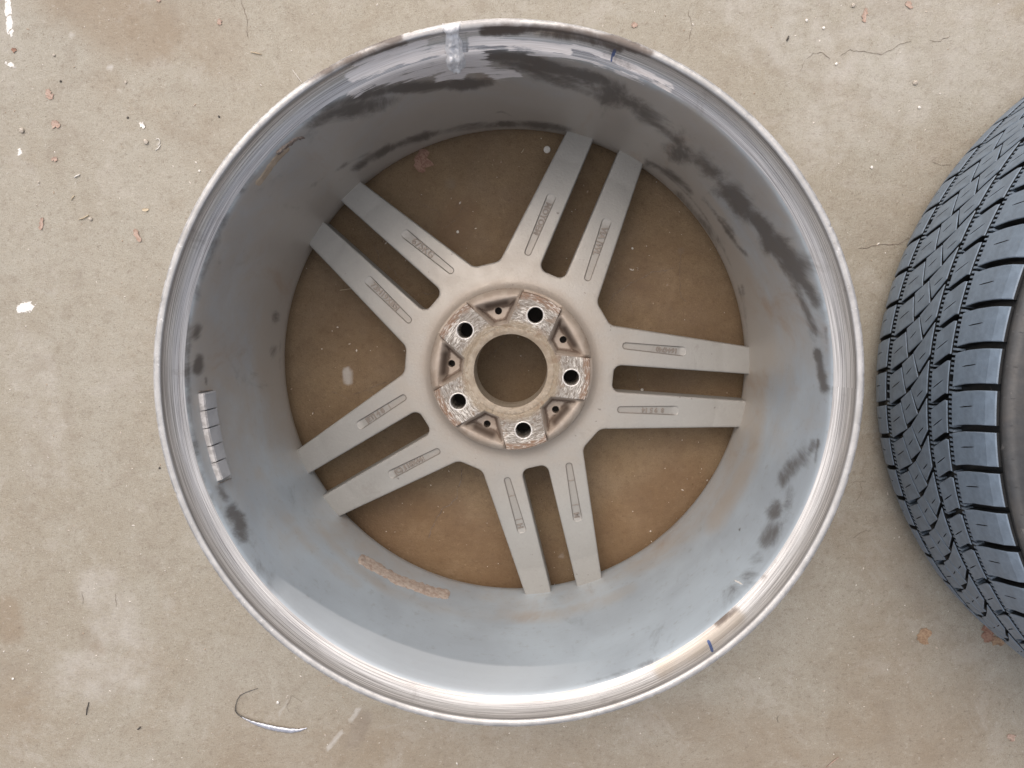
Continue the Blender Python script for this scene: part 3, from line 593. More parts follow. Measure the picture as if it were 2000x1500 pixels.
def build_casting():
    pts = []; edges = []; 
    def add_loop(P):
        s = len(pts); pts.extend(P.tolist()); n = len(P); edges.extend([(s+i, s+(i+1) % n) for i in range(n)])
    # domain outline and holes (resampled so that neighbouring rows stay tidy)
    add_loop(circle((0, 0), ROUT, 420)); add_loop(circle((0, 0), .0340, 150))
    add_loop(circle((0, 0), .0432-.0002, 200)); add_loop(circle((0, 0), .0738, 340)); add_loop(circle((0, 0), RCUT, 380))
    soft = [circle((0, 0), r_, n_) for r_, n_ in ((.0393, 180), (.0397, 180), (.0731, 340), (.0744, 340), (.0750, 340), (.0757, 340), (.0765, 300), (.0346, 150))]
    C2 = []
    for c in cuts:
        c2 = resample(c, .0025); add_loop(c2); C2.append(c2)
        for o_ in (.0004, .0009, .0017): soft.append(offset_poly(resample(c, .0025), -o_))
    for sp in slot_polys:
        s_ = resample(sp, .0008)
        for o_ in (-.0018, -.0010, -.0005, -.0001, .00025, .0007, .0012): soft.append(offset_poly(s_, o_))
    for pk in pockets:
        s_ = resample(pk, .0007)
        for o_ in (-.0002, .00015, .0006): soft.append(offset_poly(s_, o_))
    holes = [circle(c, .0071, 36) for c in bolts]+[circle(c, .0034, 22) for c in smalls]
    for h in holes: add_loop(h)
    for c in bolts: soft += [circle(c, .0077, 36), circle(c, .0083, 40), circle(c, .0087, 40)]
    S = np.vstack(soft); g1 = .0009
    a = np.arange(-.0775, .0775, g1); G1 = np.stack(np.meshgrid(a, a), -1).reshape(-1, 2); r = np.hypot(*G1.T); G1 = G1[(r < .0735) & (r > .0402)]
    a = np.arange(-.0840, .0840, .0016); G2 = np.stack(np.meshgrid(a, a), -1).reshape(-1, 2); r = np.hypot(*G2.T); G2 = G2[(r > .0768) & (r < .084)]
    a = np.arange(-.236, .236, .0034); G3 = np.stack(np.meshgrid(a, a), -1).reshape(-1, 2); r = np.hypot(*G3.T); G3 = G3[(r > .0845) & (r < .2325)]
    def hashkeep(base, cand, tol):
        s = set(map(tuple, np.floor(base/tol).astype(int).tolist())); k = np.floor(cand/tol).astype(int).tolist()
        return cand[[tuple(x) not in s for x in k]]
    hard = np.array(pts); S = hashkeep(hard, S, .00012)
    G1 = hashkeep(np.vstack([hard, S]), G1+rng.normal(0, 1e-5, G1.shape), .0006)
    G2 = hashkeep(np.vstack([hard, S]), G2+rng.normal(0, 1e-5, G2.shape), .0010); G3 = hashkeep(np.vstack([hard, S]), G3+rng.normal(0, 1e-5, G3.shape), .0016)
    allp = np.vstack([hard, S, G1, G2, G3])
    ins = (np.hypot(*allp.T) < ROUT+.001); keep = ins.copy()
    for c in cuts:
        m_ = pip(c, allp[len(hard):]); dd_ = seg_dist(c, allp[len(hard):]) > .0002; keep[len(hard):] &= ~(m_ & dd_)
    keep[:len(hard)] = True; allp = allp[keep]
    vo, eo, fo, *_ = delaunay_2d_cdt([Vector(p) for p in allp], edges, [], 0, 1e-8)
    P = np.array([tuple(v) for v in vo]); T = np.array([f for f in fo if len(f) == 3]); c = P[T].mean(1); r = np.hypot(*c.T)
    ok = (r < ROUT) & (r > .0340)
    for ct in C2: ok &= ~pip(ct, c)
    for h in holes: ok &= ~pip(h, c)
    T = T[ok]; c = c[ok]; Z = height(P)
    A = P[T]; ar = (A[:, 1, 0]-A[:, 0, 0])*(A[:, 2, 1]-A[:, 0, 1])-(A[:, 2, 0]-A[:, 0, 0])*(A[:, 1, 1]-A[:, 0, 1])
    T[ar < 0] = T[ar < 0][:, ::-1]
    # boundary edges of the whole casting
    E = np.vstack([T[:, [0, 1]], T[:, [1, 2]], T[:, [2, 0]]]); own = np.tile(np.arange(len(T)), 3)
    key = np.sort(E, 1); kk = key[:, 0].astype(np.int64)*10**7+key[:, 1]; u, inv, cnt = np.unique(kk, return_inverse=True, return_counts=True)
    bnd = cnt[inv] == 1; BE = E[bnd]; BO = own[bnd]
    r = np.hypot(*c.T); part = np.zeros(len(T), int)                 # 0 hub
    inp = np.zeros(len(T), bool)
    for pk in pockets: inp |= pip(pk, c)
    ang = np.degrees(np.arctan2(c[:, 1], c[:, 0]))
    part[(r < .0430)] = 1                                            # centre ring
    padm = (r > .0430) & (r < .0738) & ~inp
    kb = np.round(((BOLT0-ang) % 360)/72).astype(int) % 5; part[padm] = 2+kb[padm]
    sm = r > RCUT; kp = np.round(((PAIR0-ang) % 360)/72).astype(int) % 5
    side = (((ang-(PAIR0-72*kp))+180) % 360-180) > 0
    part[sm] = 10+kp[sm]*2+np.where(side[sm], 0, 1)
    return P, Z, T, part, BE, BO, c
P, Z, T, part, BE, BO, cen = build_casting()
rP = np.hypot(*P.T)
def crease_shade(q):  # shade along slot edges and in pocket hollows, painted; slot floors tinted too
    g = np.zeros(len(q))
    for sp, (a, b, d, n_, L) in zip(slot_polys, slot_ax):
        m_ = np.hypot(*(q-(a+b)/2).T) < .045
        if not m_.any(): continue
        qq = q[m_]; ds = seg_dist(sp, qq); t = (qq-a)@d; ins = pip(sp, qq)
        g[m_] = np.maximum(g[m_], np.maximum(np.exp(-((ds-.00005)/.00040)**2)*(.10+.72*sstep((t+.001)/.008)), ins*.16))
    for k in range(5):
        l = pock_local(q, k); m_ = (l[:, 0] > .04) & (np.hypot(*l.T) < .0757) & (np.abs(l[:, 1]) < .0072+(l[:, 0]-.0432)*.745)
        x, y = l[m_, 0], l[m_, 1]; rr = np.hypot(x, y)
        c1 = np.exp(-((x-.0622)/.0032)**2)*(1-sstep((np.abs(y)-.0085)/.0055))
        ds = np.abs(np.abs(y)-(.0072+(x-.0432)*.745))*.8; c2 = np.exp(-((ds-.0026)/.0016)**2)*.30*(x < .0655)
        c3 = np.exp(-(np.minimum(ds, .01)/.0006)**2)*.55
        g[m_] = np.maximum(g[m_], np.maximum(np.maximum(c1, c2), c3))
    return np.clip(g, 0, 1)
def casting_part(name, pid, mat):
    tr = T[part == pid]; be = BE[part[BO] == pid]
    ids = np.unique(tr); mp = -np.ones(len(P), int); mp[ids] = np.arange(len(ids))
    V = [np.column_stack([P[ids], Z[ids]])]; F = [tuple(f) for f in mp[tr]]
    base = len(ids); extra = []
    emap = {}
    def low(i):
        if i not in emap:
            r = rP[i]; q = P[i]
            if r < .0345: zl = .046
            elif min(np.hypot(*(q-c)) for c in bolts) < .0075: zl = .050
            elif min(np.hypot(*(q-c)) for c in smalls) < .0038: zl = .060
            else: zl = Z[i]-.026
            emap[i] = base+len(extra); extra.append((q[0], q[1], Z[i])); extra.append((q[0], q[1], zl))
        return emap[i]
    for a, b in be:
        la, lb = low(a), low(b); F.append((la, la+1, lb+1, lb))
    V = np.vstack([V[0]]+([np.array(extra)] if extra else []))
    me = make_mesh(name, V, F)
    add_attr(me, 'crease_shade', crease_shade(V[:, :2]))
    uvl = me.uv_layers.new(name='UVMap'); li = np.empty(len(me.loops), np.int32); me.loops.foreach_get('vertex_index', li)
    th = np.arctan2(V[:, 1], V[:, 0])-math.radians(BOLT0-72*max(0, pid-2)); th = (th+math.pi) % (2*math.pi)-math.pi
    uvl.data.foreach_set('uv', np.stack([np.hypot(V[:, 0], V[:, 1])[li], (th*.056)[li]], 1).astype(np.float32).ravel())
    return link(name, me, mat, wheel)
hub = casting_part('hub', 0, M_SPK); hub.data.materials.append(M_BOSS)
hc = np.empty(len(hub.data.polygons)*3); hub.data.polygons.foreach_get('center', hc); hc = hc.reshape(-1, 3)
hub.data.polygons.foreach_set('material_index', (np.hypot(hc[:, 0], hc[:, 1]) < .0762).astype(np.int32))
ringo = casting_part('centre_ring', 1, M_PAD)
for k in range(5): casting_part('mounting_pad', 2+k, M_PAD)
spokes = [casting_part('spoke', 10+j, M_SPK) for j in range(10)]
# closed ends of the bolt and locating holes, near-black to stand for their shade
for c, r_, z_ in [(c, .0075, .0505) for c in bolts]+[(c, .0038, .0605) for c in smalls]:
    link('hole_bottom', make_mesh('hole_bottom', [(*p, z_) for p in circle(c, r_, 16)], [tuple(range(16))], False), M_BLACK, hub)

for c in bolts:
    V, F = [], []; n = 32
    for rr_, zz_ in ((.0070, .0876), (.0072, .0887), (.0077, .0893), (.0082, .0893), (.0085, .0889)):
        q = circle(c, rr_, n)+rng.normal(0, .00006, (n, 2)); V += [(x, y, zz_) for x, y in q]
    for l in range(4):
        for i in range(n): j = (i+1) % n; F.append((l*n+i, l*n+j, (l+1)*n+j, (l+1)*n+i))
    link('bolt_seat_ring', make_mesh('bolt_seat_ring', V, F), M_BRIGHT, hub)
# raised casting marks
TXT = ['MOYOEM', 'VIA JWL', '1644740', '8  9 5 14', 'M', 'H', '(C) 110X44', '|ET| 4 8', '73H19X85J', '675KG']
OFF = [.40, .36, .30, .42, .10, .12, .38, .36, .42, .40]
SIZ = [.0078, .0080, .0062, .0062, .0074, .0074, .0068, .0070, .0078, .0090]
for j, (t_, off, sz) in enumerate(zip(TXT, OFF, SIZ)):
    a, b, d, n_, L = slot_ax[j]
    cu = bpy.data.curves.new('lettering', 'FONT'); cu.body = t_; cu.size = sz; cu.extrude = .00035; cu.bevel_depth = .00012; cu.resolution_u = 2
    cu.align_x = 'CENTER'; cu.align_y = 'CENTER'; cu.space_character = 1.0; cu.offset = .00012
    to = bpy.data.objects.new('tmp', cu); COL.objects.link(to)
    bpy.context.view_layer.update()
    me = bpy.data.meshes.new_from_object(to.evaluated_get(bpy.context.evaluated_depsgraph_get())); me.name = 'lettering'
    bpy.data.objects.remove(to); bpy.data.curves.remove(cu)
    c = a+d*L*off; slope = (zplate(np.hypot(*b))-zplate(np.hypot(*a)))/L
    zc = float(zplate(np.hypot(*c)))-.0017+.00035
    ex = Vector((d[0], d[1], slope)).normalized(); ey = Vector((n_[0], n_[1], 0)); ez = ex.cross(ey).normalized()
    MM = Matrix(((ex.x, ey.x, ez.x, c[0]), (ex.y, ey.y, ez.y, c[1]), (ex.z, ey.z, ez.z, zc), (0, 0, 0, 1)))
    me.transform(MM)
    ang = math.degrees(math.atan2(c[1], c[0])); kp = round(((PAIR0-ang) % 360)/72) % 5
    side = ((ang-(PAIR0-72*kp)+180) % 360-180) > 0
    link('lettering', me, M_LET, spokes[kp*2+(0 if side else 1)])
# divider lines in the marked recesses
for j, ts in ((4, (.28, .70)), (5, (.24, .67)), (6, (.30, .68)), (7, (.66,)), ):
    a, b, d, n_, L = slot_ax[j]
    for t_ in ts:
        V, F = [], []; c = a+d*L*t_; hw = .0036-.0012*t_; z0 = float(zplate(np.hypot(*c)))-.0018
        s = len(V)
        for z_ in (z0, z0+.0008):
            for sx1, sy1 in ((-1, -1), (1, -1), (1, 1), (-1, 1)): V.append((*(c+d*.0003*sx1+n_*hw*sy1), z_))
        F += [(s+4, s+5, s+6, s+7), (s, s+1, s+5, s+4), (s+1, s+2, s+6, s+5), (s+2, s+3, s+7, s+6), (s+3, s, s+4, s+7)]
        ang = math.degrees(math.atan2(c[1], c[0])); kp = round(((PAIR0-ang) % 360)/72) % 5
        side = ((ang-(PAIR0-72*kp)+180) % 360-180) > 0
        link('divider_line', make_mesh('divider_line', V, F, False), M_LET, spokes[kp*2+(0 if side else 1)])

# ---- things stuck to the rim wall
def wallR(z): return float(np.interp(z, [p[1]*mm for p in WALLP], [p[0]*mm for p in WALLP]))
def wall_patch(th0, th1, z0, z1, thick, nth=10, nz=4, bev=.0004, noise=0.0, gap=0.0):
    """box-like pad hugging the wall, rounded edges, sits on the inside"""
    V, F = [], []
    us = np.concatenate([[0, .0001], np.linspace(.025, .975, nth), [.9999, 1]]); vs = np.concatenate([[0, .0001], np.linspace(.08, .92, nz), [.9999, 1]])
    for u in us:
        for v in vs:
            eu = min(u, 1-u); ev = min(v, 1-v); h = thick if (eu > .02 and ev > .05) else (thick*.82 if (eu > 0 and ev > 0) else 0)
            if h > 0 and noise: h = max(.0001, h*(1+noise*rng.normal()))
            th = th0+(th1-th0)*u; z = z0+(z1-z0)*v; R = wallR(z)+gap-h
            if noise and (eu == 0 or ev == 0): R += .0005
            V.append((R*math.cos(th), R*math.sin(th), z))
    k = len(vs)
    for i in range(len(us)-1):
        for j in range(k-1): F.append((i*k+j, i*k+j+1, (i+1)*k+j+1, (i+1)*k+j))
    return V, F
top_w = wall_hit(388, 768); bot_w = wall_hit(424, 942)
pts_w = [wall_hit(*p) for p in ((387, 768), (391, 803), (396, 838), (404, 873), (413, 905), (424, 941))]
pts_i = [wall_hit(*p) for p in ((417, 768), (419, 802), (425, 836), (431, 870), (438, 902), (447, 934))]
for i in range(5):
    a0 = math.atan2(pts_w[i][1], pts_w[i][0]) % (2*math.pi); a1 = math.atan2(pts_w[i+1][1], pts_w[i+1][0]) % (2*math.pi)
    zt = (pts_w[i][2]+pts_w[i+1][2])/2; zb = (pts_i[i][2]+pts_i[i+1][2])/2
    g = .00035/.24; V, F = wall_patch(a0+g, a1-g, zb+.003, zt, .0045, 6, 3)
    wt = link('balance_weight', make_mesh('balance_weight', V, F, False), M_WT, wheel)
    wt.data.materials.append(M_WTE)
    for pl in wt.data.polygons:
        if (pl.center.z > zt-.0016) or (pl.center.z < zb+.0042 and False): pl.material_index = 1
def residue(name, pxs, width_px, mat, thick, noise=.5):
    """ragged strip of glue following photo points on the wall"""
    P3 = [wall_hit(*p) for p in pxs]; out = []
    for i in range(len(P3)-1):
        for t in np.linspace(0, 1, 7, endpoint=False): out.append(P3[i]*(1-t)+P3[i+1]*t)
    out.append(P3[-1]); V, F = [], []; nn = 7; wz = width_px
    for i, p in enumerate(out):
        th = math.atan2(p[1], p[0]); endf = min(1, .55+.6*min(i, len(out)-1-i)); j0 = rng.normal(0, .10); j1 = rng.normal(0, .10)
        for k in range(nn):
            v = -1+2*k/(nn-1); vv = v*wz*(endf+(j0 if v < 0 else j1)*abs(v)); z = p[2]+vv
            h = thick*max(.15, 1+noise*rng.normal()) if abs(v) < .99 else -.0006
            R = wallR(z)-h; t2 = th+rng.normal(0, .0006); V.append((R*math.cos(t2), R*math.sin(t2), z))
    for i in range(len(out)-1):
        for k in range(nn-1): F.append((i*nn+k, i*nn+k+1, (i+1)*nn+k+1, (i+1)*nn+k))
    return link(name, make_mesh(name, V, F), mat, wheel)
residue('glue_residue', [(702, 1088), (735, 1108), (770, 1128), (805, 1142), (845, 1156), (878, 1162)], .0135, M_GLUE, .0006, .7)
residue('tape_residue', [(502, 362), (520, 338), (540, 310), (563, 288)], .0060, M_TAPE, .0003, .4)
residue('glue_residue', [(540, 300), (560, 284), (580, 270), (594, 268)], .0030, M_GLUED, .0007, .7)
residue('glue_residue', [(389, 765), (402, 763), (412, 762)], .0040, M_GLUE, .0008, .8)
residue('glue_residue', [(428, 944), (438, 940), (448, 936)], .0040, M_GLUE, .0008, .8)
residue('paint_fleck', [(1435, 1134), (1442, 1137), (1449, 1140)], .0030, M_WCHIP, .0003, .6)

# weld repair crossing the flange at the top
prof = dense([(258.6, 238.0), (256, 240.6), (253, 240.2), (251.8, 235), (249, 228.6), (245, 224.0), (241.5, 219.5), (240.2, 213), (239.6, 206), (239.2, 203)], 1.3)
thw = math.atan2(*(wall_hit(888, 112)[[1, 0]])); thl = math.atan2(*(at(882, 46, .24)[[1, 0]]))
V, F = [], []; nn = 17; L = len(prof)
for i, (R, z) in enumerate(prof):
    u = i/(L-1); t0 = np.array(prof[min(i+1, L-1)])-np.array(prof[max(i-1, 0)]); t0 /= np.linalg.norm(t0); nr, nz = t0[1], -t0[0]
    if nr*(-1)+nz*.4 < 0: nr, nz = -nr, -nz
    half = (6.4-1.8*math.exp(-((u-.25)/.12)**2)+1.2*math.exp(-((u-.8)/.2)**2))*mm
    hh = (1.6+3.6*sstep(np.array([u*1.6]))[0]+.5*math.sin(u*23)+.35*math.sin(u*51+1))*(1 if u < .93 else max(0, (1-u)/.07))
    if i == 0: hh = 0
    th = thl+(thw-thl)*min(1, u*1.3)
    for k in range(nn):
        v = -1+2*k/(nn-1); h = hh*math.sqrt(max(0, 1-v*v))*(1+.10*math.sin(v*7+u*9)+.13*rng.normal())-(.6 if abs(v) == 1 else 0)
        Rr = (R+nr*h)*mm; zz = (z+nz*h)*mm; t2 = th-v*half/.25*(1+.06*math.sin(u*31+v))
        V.append((Rr*math.cos(t2), Rr*math.sin(t2), zz))
for i in range(L-1):
    for k in range(nn-1): F.append((i*nn+k, i*nn+k+1, (i+1)*nn+k+1, (i+1)*nn+k))
link('weld_repair', make_mesh('weld_repair', V, F), M_WELD, wheel)

# ------------------------------------------------------------------ tyre
TC = np.array([.693, -.0065]); PITCH = 66; DA = 2*math.pi/PITCH; RT = .339; UP = RT*DA/mm
tyre = link('tyre', None); tyre.location = (TC[0], TC[1], 0)
tag(tyre, 'loose black tyre with worn all-season tread lying on its side, cut by the right edge', 'tyre')
ZK = np.array([0, .008, .015, .035, .08, .125, .17, .2, .212, .222, .237, .245]); RK = np.array([.310, .324, .330, .336, .3385, .339, .338, .3355, .333, .3275, .317, .300])
def rT(z): return np.interp(z, ZK, RK)
DEP = .0075
cz = np.concatenate([np.linspace(.014, .2185, 60)])
prof = [(285, 2), (300, 0.5), (312, 1.0), (320, 5), (326.0, 10.5)] + [((rT(z)-DEP)/mm, z/mm) for z in cz]
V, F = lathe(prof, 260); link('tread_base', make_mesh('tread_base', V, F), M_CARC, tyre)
side = [(321.5, 217), (326.8, 219.0), (326.6, 222.5), (325.2, 225.2), (322.5, 226.8), (319.8, 227.6), (319.0, 229.8), (317.6, 230.4), (317.2, 231.8), (315.2, 232.8), (313.6, 233.2), (313.2, 234.6), (311, 236), (302, 240.5), (292, 243), (280, 243.5), (268, 241), (258, 235), (250, 226), (244, 218), (240, 212), (239, 206), (242, 203), (250, 206), (262, 214), (276, 216), (292, 212), (305, 202), (312, 180), (314, 120), (312, 60), (304, 34), (290, 26), (270, 26), (252, 34), (242, 38), (239, 34), (240, 28), (246, 20), (256, 10), (270, 3), (285, 2)]
V, F = lathe(dense(side, 3), 300); link('sidewall', make_mesh('sidewall', V, F), M_SIDE, tyre)

def groove(pts, z): return np.interp(z, [p[1] for p in pts], [p[0] for p in pts])
GL = dict(LS=[(3, 8), (1.5, 20), (-3.5, 45), (-7, 60)], A=[(-1.5, 60), (-17, 97)], B=[(-15, 86), (-35, 121)], C=[(-27, 106), (-39, 120), (-57, 137)],
          D=[(-44.5, 139), (-55, 158.5), (-56.5, 162), (-56.5, 172)], RS=[(-30.0, 170), (-34.0, 185), (-36.8, 205), (-38, 222)])
def bound(name, side, u0, u1):     # column boundaries z as a function of the position along the block
    pass
colz = dict(LS=((9, 9), (52.5, 52.5)), A=((62.3, 62.3), (86, 96.3)), B=((86.4, 96.7), (105.5, 118.5)), C=((105.9, 118.9), (134.5, 134.5)), D=((141.3, 141.3), (166, 166)), RS=((172.5, 172.5), (218.3, 218.3)))
half = dict(LS=2.3, A=2.5, B=2.4, C=2.3, D=2.7, RS=2.7)
sipes = dict(LS=[((-17.5, 22), (-20.5, 40))], A=[((-21, 68), (-29, 85))], B=[((-36.3, 96.5), (-43.5, 106))], C=[((-51, 118), (-58, 128))], D=[((-61.5, 144), (-70, 159))], RS=[((-50.5, 183), (-53.5, 199))])
def block_outline(cn):
    g = GL[cn]; (zl0, zl1), (zh0, zh1) = colz[cn]; h = half[cn]
    # lower-u groove edge (preceding groove k-1 -> u - UP) to groove k ; block lies between
    def gu(z, k, s): return groove(g, z)-UP*(1-k)+s*h
    def gw(z): return h*(.55+.45*sstep(np.array([(z-zl0)/6]))[0]) if cn == 'RS' else h
    a = []                                               # walk: edge along previous groove, low z -> high z
    zs_ = np.linspace(zl0, zh0, 7); a += [(groove(g, z)-UP+h, z) for z in zs_]
    uA = groove(g, zh0)-UP+h; uB = groove(g, zh1)-h
    if cn in ('A', 'B'): a += [(uA+(uB-uA)*t, zh0+(zh1-zh0)*t) for t in (.25, .5, .75)]
    else: a += [(uA+(uB-uA)*t, zh0) for t in (.25, .5, .75)]
    zs_ = np.linspace(zh1, zl1, 7); a += [(groove(g, z)-h, z) for z in zs_]
    uA = groove(g, zl1)-h; uB = groove(g, zl0)-UP+h
    a += [(uA+(uB-uA)*t, zl1+(zl0-zl1)*t) for t in (.25, .5, .75)]
    P = np.array(a)
    return P
def sipe_poly(s):
    a, b = np.array(s[0], float), np.array(s[1], float); d = (b-a)/np.linalg.norm(b-a); n = np.array([-d[1], d[0]])
    L_ = np.linalg.norm(b-a); out = []
    for t, w_ in ((0, .15), (.2, .42), (.5, .50), (.55, .38), (.8, .42), (1, .12)): out.append(a+d*L_*t+n*w_)
    for t, w_ in ((1, .12), (.8, .40), (.5, .45), (.2, .42), (0, .15)): out.append(a+d*L_*t-n*w_)
    return np.array(out)
def bend(u, z, drop=0.0):
    th = math.pi+u*mm/RT; R = rT(z*mm)-drop; return (R*math.cos(th), R*math.sin(th), z*mm)
def block_mesh(cn):
    out0 = block_outline(cn)
    # slightly round the corners by trimming, then a chamfer ring
    inner = offset_poly(out0, .55); sip = [sipe_poly(s) for s in sipes[cn]]
    pts = []; E = []
    def loop(Q_):
        s = len(pts); pts.extend(Q_.tolist()); n = len(Q_); E.extend([(s+i, s+(i+1) % n) for i in range(n)]); return range(s, s+n)
    li = loop(inner); ls = [loop(s) for s in sip]
    x0, y0 = inner.min(0); x1, y1 = inner.max(0)
    gx = np.arange(x0+2, x1-1, 5.0); gy = np.arange(y0+2, y1-1, 6.0); G = np.array([(x, y) for x in gx for y in gy])
    if len(G):
        k = pip(inner, G) & (seg_dist(inner, G) > 1.2)
        for s in sip: k &= (seg_dist(s, G) > 1.0)
        pts.extend(G[k].tolist())
    vo, eo, fo, *_ = delaunay_2d_cdt([Vector(p) for p in pts], E, [], 0, 1e-6)
    Pn = np.array([tuple(v) for v in vo]); Tn = np.array(fo); c = Pn[Tn].mean(1); k = pip(inner, c)
    for s in sip: k &= ~pip(s, c)
    Tn = Tn[k]; V = [bend(u, z) for u, z in Pn]; F = [tuple(t) for t in Tn]
    n = len(out0); s0 = len(V); V += [bend(u, z, .0006) for u, z in out0]; s1 = len(V); V += [bend(u, z, .0006) for u, z in out0]
    s2 = len(V); V += [bend(u, z, DEP+.0005) for u, z in out0]
    # find inner ring vertices in the output (same order as input for the first n)
    ringi = [int(np.argmin(np.hypot(*(Pn-p).T))) for p in inner]
    for i in range(n):
        j = (i+1) % n; F.append((ringi[i], ringi[j], s0+j, s0+i)); F.append((s1+i, s1+j, s2+j, s2+i))
    for s in sip:
        rs = [int(np.argmin(np.hypot(*(Pn-p).T))) for p in s]; m_ = len(s); b_ = len(V)
        V += [bend(*p) for p in s]; V += [bend(*p, .0045) for p in s]
        for i in range(m_): j = (i+1) % m_; F.append((b_+i, b_+j, b_+m_+j, b_+m_+i))
        F.append(tuple(b_+m_+i for i in range(m_)))
    return V, F
def rotz(V, a):
    V = np.array(V); c, s = math.cos(a), math.sin(a)
    return np.column_stack([V[:, 0]*c-V[:, 1]*s, V[:, 0]*s+V[:, 1]*c, V[:, 2]])
hidV = []; hidF = []; hn = 0; hidM = []
for cn in colz:
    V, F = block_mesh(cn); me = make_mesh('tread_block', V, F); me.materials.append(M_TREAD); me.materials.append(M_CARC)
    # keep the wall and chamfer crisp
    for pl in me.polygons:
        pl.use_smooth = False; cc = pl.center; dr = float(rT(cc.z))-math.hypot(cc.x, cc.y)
        if dr > .0018: pl.material_index = 1  # groove walls near-black, the groove shade put into the colour
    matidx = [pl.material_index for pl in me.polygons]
    for k in range(PITCH):
        u_mid = np.mean([v[0] for v in block_outline(cn)])*mm/RT; a = (k*DA+u_mid+math.pi) % (2*math.pi)-math.pi
        if abs(a) < math.radians(82):
            o = link('tread_block', me, None, tyre); o.rotation_euler = (0, 0, k*DA)
        else:
            hidV.append(rotz(V, k*DA)); hidF += [tuple(i+hn for i in f) for f in F]; hn += len(V); hidM += matidx
rest = link('tread_block', make_mesh('tread_block_rest', np.vstack(hidV), hidF, False), M_TREAD, tyre); rest['kind'] = 'stuff'; rest.data.materials.append(M_CARC); rest.data.polygons.foreach_set('material_index', hidM)
# ladder-like teeth in the three long grooves
for (za, zb, drop) in ((54.0, 62.5, .0010), (135.6, 141.5, .0012), (166.6, 172.6, .0012)):
    V, F = [], []; per = 3.9; n = int(2*math.pi*RT/mm/per)
    for i in range(n):
        u = i*2*math.pi*RT/mm/n; s = len(V)
        if rng.random() < .03: continue
        for dr in (drop, DEP+.0004):
            for (uu, zz) in ((u-.85, za), (u+.85, za), (u+.85, zb), (u-.85, zb)): V.append(bend(uu, zz, dr))
        F += [(s, s+1, s+2, s+3), (s, s+4, s+5, s+1), (s+1, s+5, s+6, s+2), (s+2, s+6, s+7, s+3), (s+3, s+7, s+4, s)]
    o = link('groove_teeth', make_mesh('groove_teeth', V, F, False), M_TREAD, tyre); o['kind'] = 'stuff'
# small mould ribs on the shoulder of the sidewall
V, F = [], []
for i in range(90):
    u = i*2*math.pi*RT/mm/90+rng.normal(0, 3); s = len(V)
    for dr, zz in ((-.0004, 0), (.002, 0)):
        for uu, (R, z) in ((u-.35, (326.4, 222.8)), (u+.35, (326.4, 222.8)), (u+.35, (322.3, 227.3)), (u-.35, (322.3, 227.3))):
            th = math.pi+uu*mm/RT; Rr = R*mm-dr; V.append((Rr*math.cos(th), Rr*math.sin(th), z*mm))
    F += [(s, s+1, s+2, s+3), (s, s+4, s+5, s+1), (s+1, s+5, s+6, s+2), (s+2, s+6, s+7, s+3), (s+3, s+7, s+4, s)]
o = link('mould_ribs', make_mesh('mould_ribs', V, F, False), M_SIDE, tyre); o['kind'] = 'stuff'

# ------------------------------------------------------------------ bits lying on the floor
S0 = .8014/FPX
def place(o, px, py, deg=0, z=0.0):
    p = at(px, py); o.location = (p[0], p[1], z); o.rotation_euler = (0, 0, math.radians(deg)); return o
def leaf(px, py, Lp, Wp, deg, mat, label, cat='leaf fragment', curl=.0012, group=None):
    """curled ragged leaf with a midrib; Lp, Wp are length and width in photo pixels"""
    L, Wd = Lp*S0, Wp*S0; V, F = [], []; nu, nv = 9, 5
    ed = [max(.35, 1+rng.normal(0, .30)) for _ in range(nu*2)]
    for i in range(nu):
        u = i/(nu-1); wprof = math.sin(math.pi*(.12+.80*u))**.8
        for j in range(nv):
            v = -1+2*j/(nv-1); ww = v*Wd/2*wprof*(ed[i] if v < 0 else ed[nu+i])
            z = .0003+curl*.45*(v*v*.9+(u-.5)**2*1.6)*(1+.5*math.sin(u*9+v*4))+abs(rng.normal(0, .00018))
            V.append(((u-.5)*L+rng.normal(0, L*.02), ww+math.sin(u*3+px)*Wd*.12, z))
    for i in range(nu-1):
        for j in range(nv-1): F.append((i*nv+j, (i+1)*nv+j, (i+1)*nv+j+1, i*nv+j+1))
    t = [(x, y, z-.00025) for x, y, z in V]; n = len(V); V += t; F += [tuple(n+i for i in f[::-1]) for f in F[:]]
    o = link('leaf_fragment', make_mesh('leaf_fragment', V, F), mat); place(o, px, py, deg); tag(o, label, cat, group); return o
leaf(823, 314, 44, 26, -100, M_LEAF, 'crumpled red brown dry leaf on the floor inside the wheel, upper left opening', 'leaf', .0016)
leaf(1806, 1242, 34, 24, -80, M_LEAFY, 'tan dry leaf flake on open concrete, left below the tyre', 'leaf')
leaf(1931, 1234, 40, 30, -65, M_LEAF, 'reddish dry leaf half tucked under the lower tyre edge', 'leaf')
leaf(1947, 1253, 26, 18, -30, M_LEAFY, 'small golden tan leaf beside the reddish leaf at the tyre edge', 'leaf', .002)
leaf(1973, 1441, 18, 14, -50, M_LEAFP, 'pale leaf scrap near the bottom right corner of the floor', 'leaf')
leaf(98, 184, 20, 13, -70, M_LEAFP, 'small pinkish leaf flake, uppermost of the two by the left edge')
leaf(110, 242, 18, 14, -30, M_LEAFP, 'small pinkish flake with ragged edge below another, left side')
leaf(82, 437, 24, 10, 80, M_LEAFP, 'narrow pink leaf flake low on the left of the floor')
leaf(269, 460, 27, 10, -72, M_LEAFP, 'long pinkish brown flake closest to the left side of the wheel')
leaf(1690, 30, 25, 9, 82, M_LEAFP, 'teardrop shaped pink leaf petal at the top right')
leaf(1776, 10, 16, 9, -55, M_LEAFP, 'pale pink flake touching the top edge, right of the teardrop petal')
leaf(1239, 49, 11, 9, 20, M_LEAFP, 'tiny pale flake just above the wheel rim, right of top centre')
